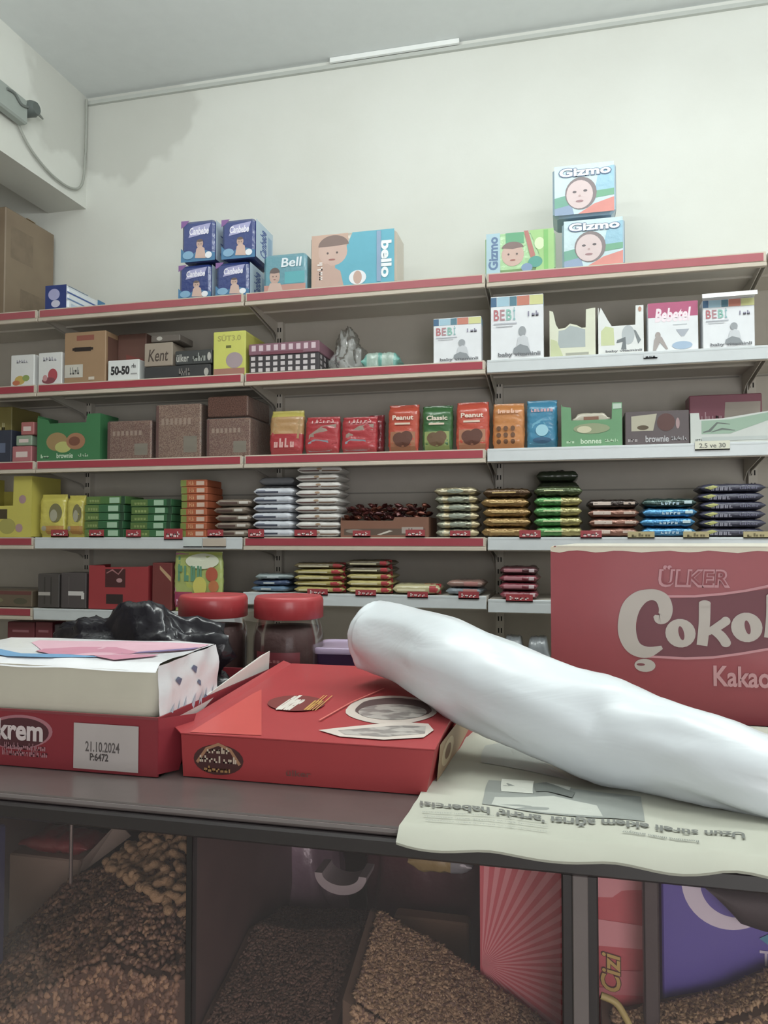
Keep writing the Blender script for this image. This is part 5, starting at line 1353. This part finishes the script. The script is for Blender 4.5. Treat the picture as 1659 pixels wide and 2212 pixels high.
# jars with red lids
def jar(lab, px, ypx_top, Y):
    c = onY(px, 1300, Y); top = onY(px, ypx_top, Y).z - T
    j = empty('plastic_jar', (c.x, Y, T), lab, 'jar', group='plastic jars with red screw lids')
    r = .081; hl_ = .046; hb_ = top - hl_
    b = MB(); pr = [(0.001, .002), (r * .85, .002), (r * .97, .012), (r, .03), (r, hb_ * .62), (r * .985, hb_ * .74), (r * .93, hb_ * .86), (r * .86, hb_ * .95), (r * .84, hb_)]
    b.lathe(pr, clear_film('jar_plastic', (.94, .92, .92), .35, .0, .1, 6)); b.build('jar_body', j)
    b = MB(); pr2 = [(0.001, .006), (r * .8, .006), (r * .95, .02), (r * .965, hb_ * .62), (r * .95, hb_ * .74), (r * .86, hb_ * .86), (.001, hb_ * .88)]
    b.lathe(pr2, mat('4a2f2c', .7, 0, .6, 60, var=.3)); b.build('contents', j)
    b = MB(); n = 72; rings = []
    for (rad, z, ridge) in ((r * .93, hb_ - .004, 0), (r * .955, hb_ - .002, 1), (r * .955, hb_ + hl_ * .78, 1), (r * .94, hb_ + hl_ * .92, 0), (r * .9, hb_ + hl_, 0), (r * .8, hb_ + hl_ - .002, 0), (.001, hb_ + hl_ - .002, 0)):
        rings.append([((rad + (.0012 if (ridge and t % 2) else 0)) * cos(2 * pi * t / n), (rad + (.0012 if (ridge and t % 2) else 0)) * sin(2 * pi * t / n), z) for t in range(n)])
    b.grid(rings, mat('b3232c', .4, .2), closev=True); b.build('screw_lid', j)
    b = MB(); rr_ = r + .0008; rows = []
    for i in range(21):
        a = radians(-128 + 76 * i / 20) ; rows.append([(rr_ * cos(a), rr_ * sin(a), .02), (rr_ * cos(a), rr_ * sin(a), hb_ * .58)])
    b.grid(rows, mat('7a2530', .45, .2))
    def jf(u, v, l):
        a = radians(-128 + 76 * u); return Vector(((rr_ + l) * cos(a), (rr_ + l) * sin(a), .02 + (hb_ * .58 - .02) * v))
    b.art(jf, [('t', 'ŞEKER', .2, .72, .6, .84, ink('b06a6c'), 0, .03), ('e', .5, .35, .3, .2, ink('5a1c28'))])
    b.build('label', j)
jar('left clear jar with red lid, beside the dark bag', 461, 1284, 1.63)
jar('right clear jar with red lid, next to the purple tub', 624, 1286, 1.65)
# purple tub
c = onY(775, 1400, 1.74)
tb = empty('purple_tub', (c.x, 1.70, T), 'small purple plastic tub with lilac lid behind the red box', 'tub', rz=.05)
zt = onY(735, 1398, 1.64).z - T
def rrect(w, d, r, z, n=8):
    out = []
    for (cx_, cy_, a0) in ((w - r, d - r, 0), (-w + r, d - r, 90), (-w + r, -d + r, 180), (w - r, -d + r, 270)):
        for q in range(n): a = radians(a0 + 90 * q / (n - 1)); out.append((cx_ + r * cos(a), cy_ + r * sin(a), z))
    return out
b = MB(); pm = mat('4a2f5c', .35, .3)
b.grid([rrect(.07, .06, .02, .0), rrect(.085, .07, .025, zt - .012)], pm, closev=True); b.face(rrect(.07, .06, .02, .0)[::-1], pm); b.build('tub_body', tb)
b = MB(); lm = mat('a994b4', .3, .3)
rg = [rrect(.09, .075, .028, zt - .014), rrect(.092, .077, .028, zt - .002), rrect(.088, .073, .026, zt), rrect(.082, .067, .024, zt), rrect(.078, .063, .022, zt - .003)]
b.grid(rg, lm, closev=True); b.face(rg[-1], lm); b.build('tub_lid', tb)

# big red carton
def cat2(P, W_): return [tuple(v) for v in smooth([Vector((p[0], p[1], w_)) for p, w_ in zip(P, W_)], 5)]
YB = 1.56
xL = onY(1190, 1300, YB).x; zT = onY(1190, 1182, YB).z
CW, CD, CH = .76, .30, zT - T
big = empty('cocoa_cream_carton', (xL, YB, T), 'big red carton lettered in cream with dark ribbon, behind the white roll', 'carton')
cr = mat('992632', .5, .1)
b = MB(); b.box(0, CW, 0, .004, 0, CH, cr, 0, top=card('cbb99c')); b.box(0, CW, CD - .004, CD, 0, CH, cr, top=card('cbb99c')); b.box(0, .004, .004, CD - .004, 0, CH, cr, top=card('cbb99c')); b.box(CW - .004, CW, .004, CD - .004, 0, CH, cr, top=card('cbb99c')); b.box(0, CW, 0.004, CD - .004, 0, .004, cr)
def bf(px, py):
    q = onY(px, py, YB); return ((q.x - xL) / CW, (q.z - T) / CH)
def bp_(pts): return [bf(*p) for p in pts]
fb = front(0, CW, 0, CH, 0)
# torn cream edge along the top
pts = [(0, 1.0), (1, 1.0)]
N = 44
low = []
for k in range(N + 1):
    low.append((1 - k / N, .985 - .012 * (0.5 + .5 * sin(k * 1.35)) - .006 * R.random()))
for k in range(N):
    b.face([fb(*low[k], .0005), fb(low[k][0], 1, .0005), fb(low[k + 1][0], 1, .0005), fb(*low[k + 1], .0005)][::-1], card('cfc3ac'))
crm = ink('b5a8a0'); pinkl = ink('c48088'); rib = ink('6f2b38')
b.art(fb, [('p', bp_([(1380, 1300), (1400, 1292), (1470, 1292), (1560, 1286), (1659, 1272), (1800, 1240), (1950, 1250), (1950, 1350), (1800, 1370), (1659, 1404), (1560, 1416), (1480, 1420), (1420, 1418), (1370, 1400)])[::-1], rib)])
b.art(fb, [('s', bp_([(1440, 1288), (1500, 1288), (1560, 1283), (1610, 1276), (1659, 1266), (1760, 1242), (1900, 1232)]), .006, CW / CH, pinkl),
           ('s', bp_([(1400, 1418), (1480, 1422), (1540, 1420), (1600, 1412), (1659, 1402), (1800, 1372), (1940, 1352)]), .006, CW / CH, pinkl)], .001)
Cp = [(1413, 1330), (1423, 1337), (1434, 1332), (1438, 1315), (1432, 1296), (1418, 1286), (1400, 1285), (1380, 1293), (1363, 1312), (1355, 1340), (1355, 1368), (1364, 1392), (1380, 1405), (1402, 1408), (1430, 1398)]
Cw = [6, 22, 28, 30, 30, 26, 26, 34, 40, 40, 40, 36, 30, 24, 8]
pxm = abs(bf(1500, 1300)[0] - bf(1400, 1300)[0]) / 100
CC = cat2(Cp, Cw)
b.art(fb, [('s', bp_([c[:2] for c in CC]), [c[2] * pxm for c in CC], CW / CH, crm)], .0016)
b.art(fb, [('e', *bf(1393, 1437), 23 * pxm, 15 * pxm * CW / CH, crm), ('e', *bf(1384, 1435), 9 * pxm, 3 * pxm * CW / CH, ink('7a3038'))], .0016)
L = [('o', 1437, 1335, 1502, 1400, 0), ('k', 1506, 1299, 1576, 1396, 0), ('o', 1580, 1322, 1645, 1388, 0), ('k', 1652, 1284, 1718, 1380, 0), ('r', 1722, 1312, 1764, 1372, 0), ('e', 1768, 1306, 1824, 1366, 0), ('m', 1830, 1298, 1914, 1358, 0)]
AS = CW / CH
def pst(pts, ws, m_, l): 
    cc = cat2(pts, ws); b.art(fb, [('s', bp_([c[:2] for c in cc]), [c[2] * pxm for c in cc], AS, m_)], l)
for (ch, xa, ya, xb, yb, _) in L:
    cx, cy = (xa + xb) / 2, (ya + yb) / 2; hw, hh = (xb - xa) / 2, (yb - ya) / 2
    if ch == 'o':
        b.art(fb, [('e', *bf(cx, cy), hw * pxm, hh * pxm * AS, crm), ('p', [bf(cx + 2 + 6 * cos(t) - 3 * sin(t), cy - 15 * sin(t)) for t in [2 * pi * q / 20 for q in range(20)]], rib)], .0018)
    elif ch == 'k':
        pst([(xa + 16, ya + 2), (xa + 15, (ya + yb) / 2), (xa + 10, yb - 2)], [25, 24, 23], crm, .0018)
        pst([(xb - 8, cy - 6), (cx + 6, cy + 8), (xa + 16, cy + 22)], [19, 18, 12], crm, .0020)
        pst([(cx - 4, cy + 12), (cx + 14, cy + 24), (xb - 8, yb - 8)], [16, 21, 21], crm, .0022)
        b.art(fb, [('e', *bf(xb - 9, cy - 6), 10 * pxm, 10 * pxm * AS, crm), ('e', *bf(xb - 9, yb - 8), 11 * pxm, 10 * pxm * AS, crm), ('e', *bf(xa + 16, ya + 4), 12.5 * pxm, 7 * pxm * AS, crm)], .0024)
    else:
        x0, y0 = bf(xa, yb); x1, y1 = bf(xb, ya)
        b.art(fb, [('t', ch, x0, y0, x1, y1, crm, 0, .03)], .0018)
b.art(fb, [('t', 'ÜLKER', *bf(1422, 1268), *bf(1576, 1222), ink('c08088'), 0, .045, .1)], .0018)
b.art(fb, [('t', 'ÜLKER', *bf(1428, 1263), *bf(1570, 1227), ink('8e2e3a'), 0, .0, .1)], .0024)
b.art(fb, [('t', 'Kakaolu', *bf(1541, 1482), *bf(1700, 1443), ink('c4888c'), 0, .025), ('t', 'Fındık Kreması', *bf(1712, 1480), *bf(1960, 1440), ink('c4888c'), 0, .05)], .0018)
b.build('carton_body', big)
b = MB(); b.prism([(.01, .006, CH), (CW - .02, .006, CH + .0), (CW - .08, .08, CH + .006), (.05, .09, CH + .004)], (0, 0, .003), card('d3cdbd')); 
b.build('top_flap', big)

# white roll of plastic bags
sp = [(808, 1372, 1.415, .0655), (835, 1380, 1.39, .066), (900, 1402, 1.31, .067), (975, 1436, 1.22, .0715), (1050, 1472, 1.18, .074), (1110, 1500, 1.15, .0725), (1200, 1540, 1.115, .071), (1300, 1577, 1.09, .0735), (1390, 1600, 1.055, .069), (1475, 1622, 1.02, .0615), (1560, 1648, .99, .057), (1640, 1676, .965, .052), (1760, 1712, .945, .049), (1900, 1752, .925, .047), (2040, 1790, .91, .042), (2130, 1815, .90, .03)]
base = atd(1200, 1560, 1.1); base.z = T + .005
P = [atd(a, c, d) - base for a, c, d, r in sp]; rs_ = [s_[3] for s_ in sp]
def cat(P, k=6):
    out = smooth([Vector(p) for p in P], k); return out
PP = cat(P); RR = [v.x for v in cat([Vector((r, 0, 0)) for r in rs_])]
b = MB(); rings = []; nA = 56
up = Vector((0, 0, 1))
for i, p in enumerate(PP):
    d = (PP[min(i + 1, len(PP) - 1)] - PP[max(i - 1, 0)]).normalized()
    a = d.cross(up).normalized(); c = a.cross(d)
    ring = []
    for t in range(nA):
        th = 2 * pi * t / nA
        q = Vector((cos(th) * 1.6, sin(th) * 1.6, i * .085))
        wv = .006 * noise.noise(q * 1.3) + .002 * abs(noise.noise(q * 3.1)) + .0016 * sin(th * 3 + i * .22)
        fr = i / len(PP)
        if fr > .62: wv += .004 * abs(noise.noise(Vector((cos(th) * 2.5, sin(th) * 2.5, i * .03)))) * (fr - .62) * 6
        r = RR[i] + wv
        pt = p + a * (cos(th) * r) + c * (sin(th) * r)
        ring.append(pt)
    rings.append(ring)
# rest on the counter
for ring in rings:
    for k, v in enumerate(ring):
        if v.z < .0005: ring[k] = Vector((v.x, v.y, .0005 + .03 * max(0, -v.z) * 0))
def rollmat():
    m = bpy.data.materials.new('white_polythene'); m.use_nodes = True
    nt = m.node_tree; b_ = nt.nodes['Principled BSDF']
    tc = nt.nodes.new('ShaderNodeTexCoord'); mp = nt.nodes.new('ShaderNodeMapping'); mp.inputs['Rotation'].default_value = (0, .5, -.9); mp.inputs['Scale'].default_value = (3, 13, 13)
    n = nt.nodes.new('ShaderNodeTexNoise'); n.inputs['Scale'].default_value = 1; n.inputs['Detail'].default_value = 4; n.inputs['Distortion'].default_value = .6
    nt.links.new(tc.outputs['Object'], mp.inputs[0]); nt.links.new(mp.outputs[0], n.inputs['Vector'])
    bp = nt.nodes.new('ShaderNodeBump'); bp.inputs['Strength'].default_value = .45; bp.inputs['Distance'].default_value = .008
    nt.links.new(n.outputs['Fac'], bp.inputs['Height']); nt.links.new(bp.outputs['Normal'], b_.inputs['Normal'])
    b_.inputs['Base Color'].default_value = (.66, .70, .73, 1); b_.inputs['Roughness'].default_value = .38
    b_.inputs['Subsurface Weight'].default_value = .35; b_.inputs['Subsurface Radius'].default_value = (.03, .03, .03)
    b_.inputs['Coat Weight'].default_value = .25; b_.inputs['Coat Roughness'].default_value = .2
    return m
rm = rollmat()
b.grid(rings, rm, closev=True)
# rounded, slightly sunken left end
c0 = sum(rings[0], Vector()) / nA; d0 = (PP[0] - PP[3]).normalized()
er = [[c0 + (v - c0) * k + d0 * e for v in rings[0]] for k, e in ((1, 0), (.985, .003), (.95, .0045), (.7, .003), (.4, .001), (.02, -.004))]
b.grid(er[::-1], rm, closev=True)
c1 = sum(rings[-1], Vector()) / nA; d1 = (PP[-1] - PP[-4]).normalized()
er = [[c1 + (v - c1) * k + d1 * e for v in rings[-1]] for k, e in ((1, 0), (.8, .01), (.02, .014))]
b.grid(er, rm, closev=True)
roll = b.build('plastic_bag_roll', None, base)
tag(roll, 'long white roll of plastic bags lying across the red box and newspaper', 'roll')
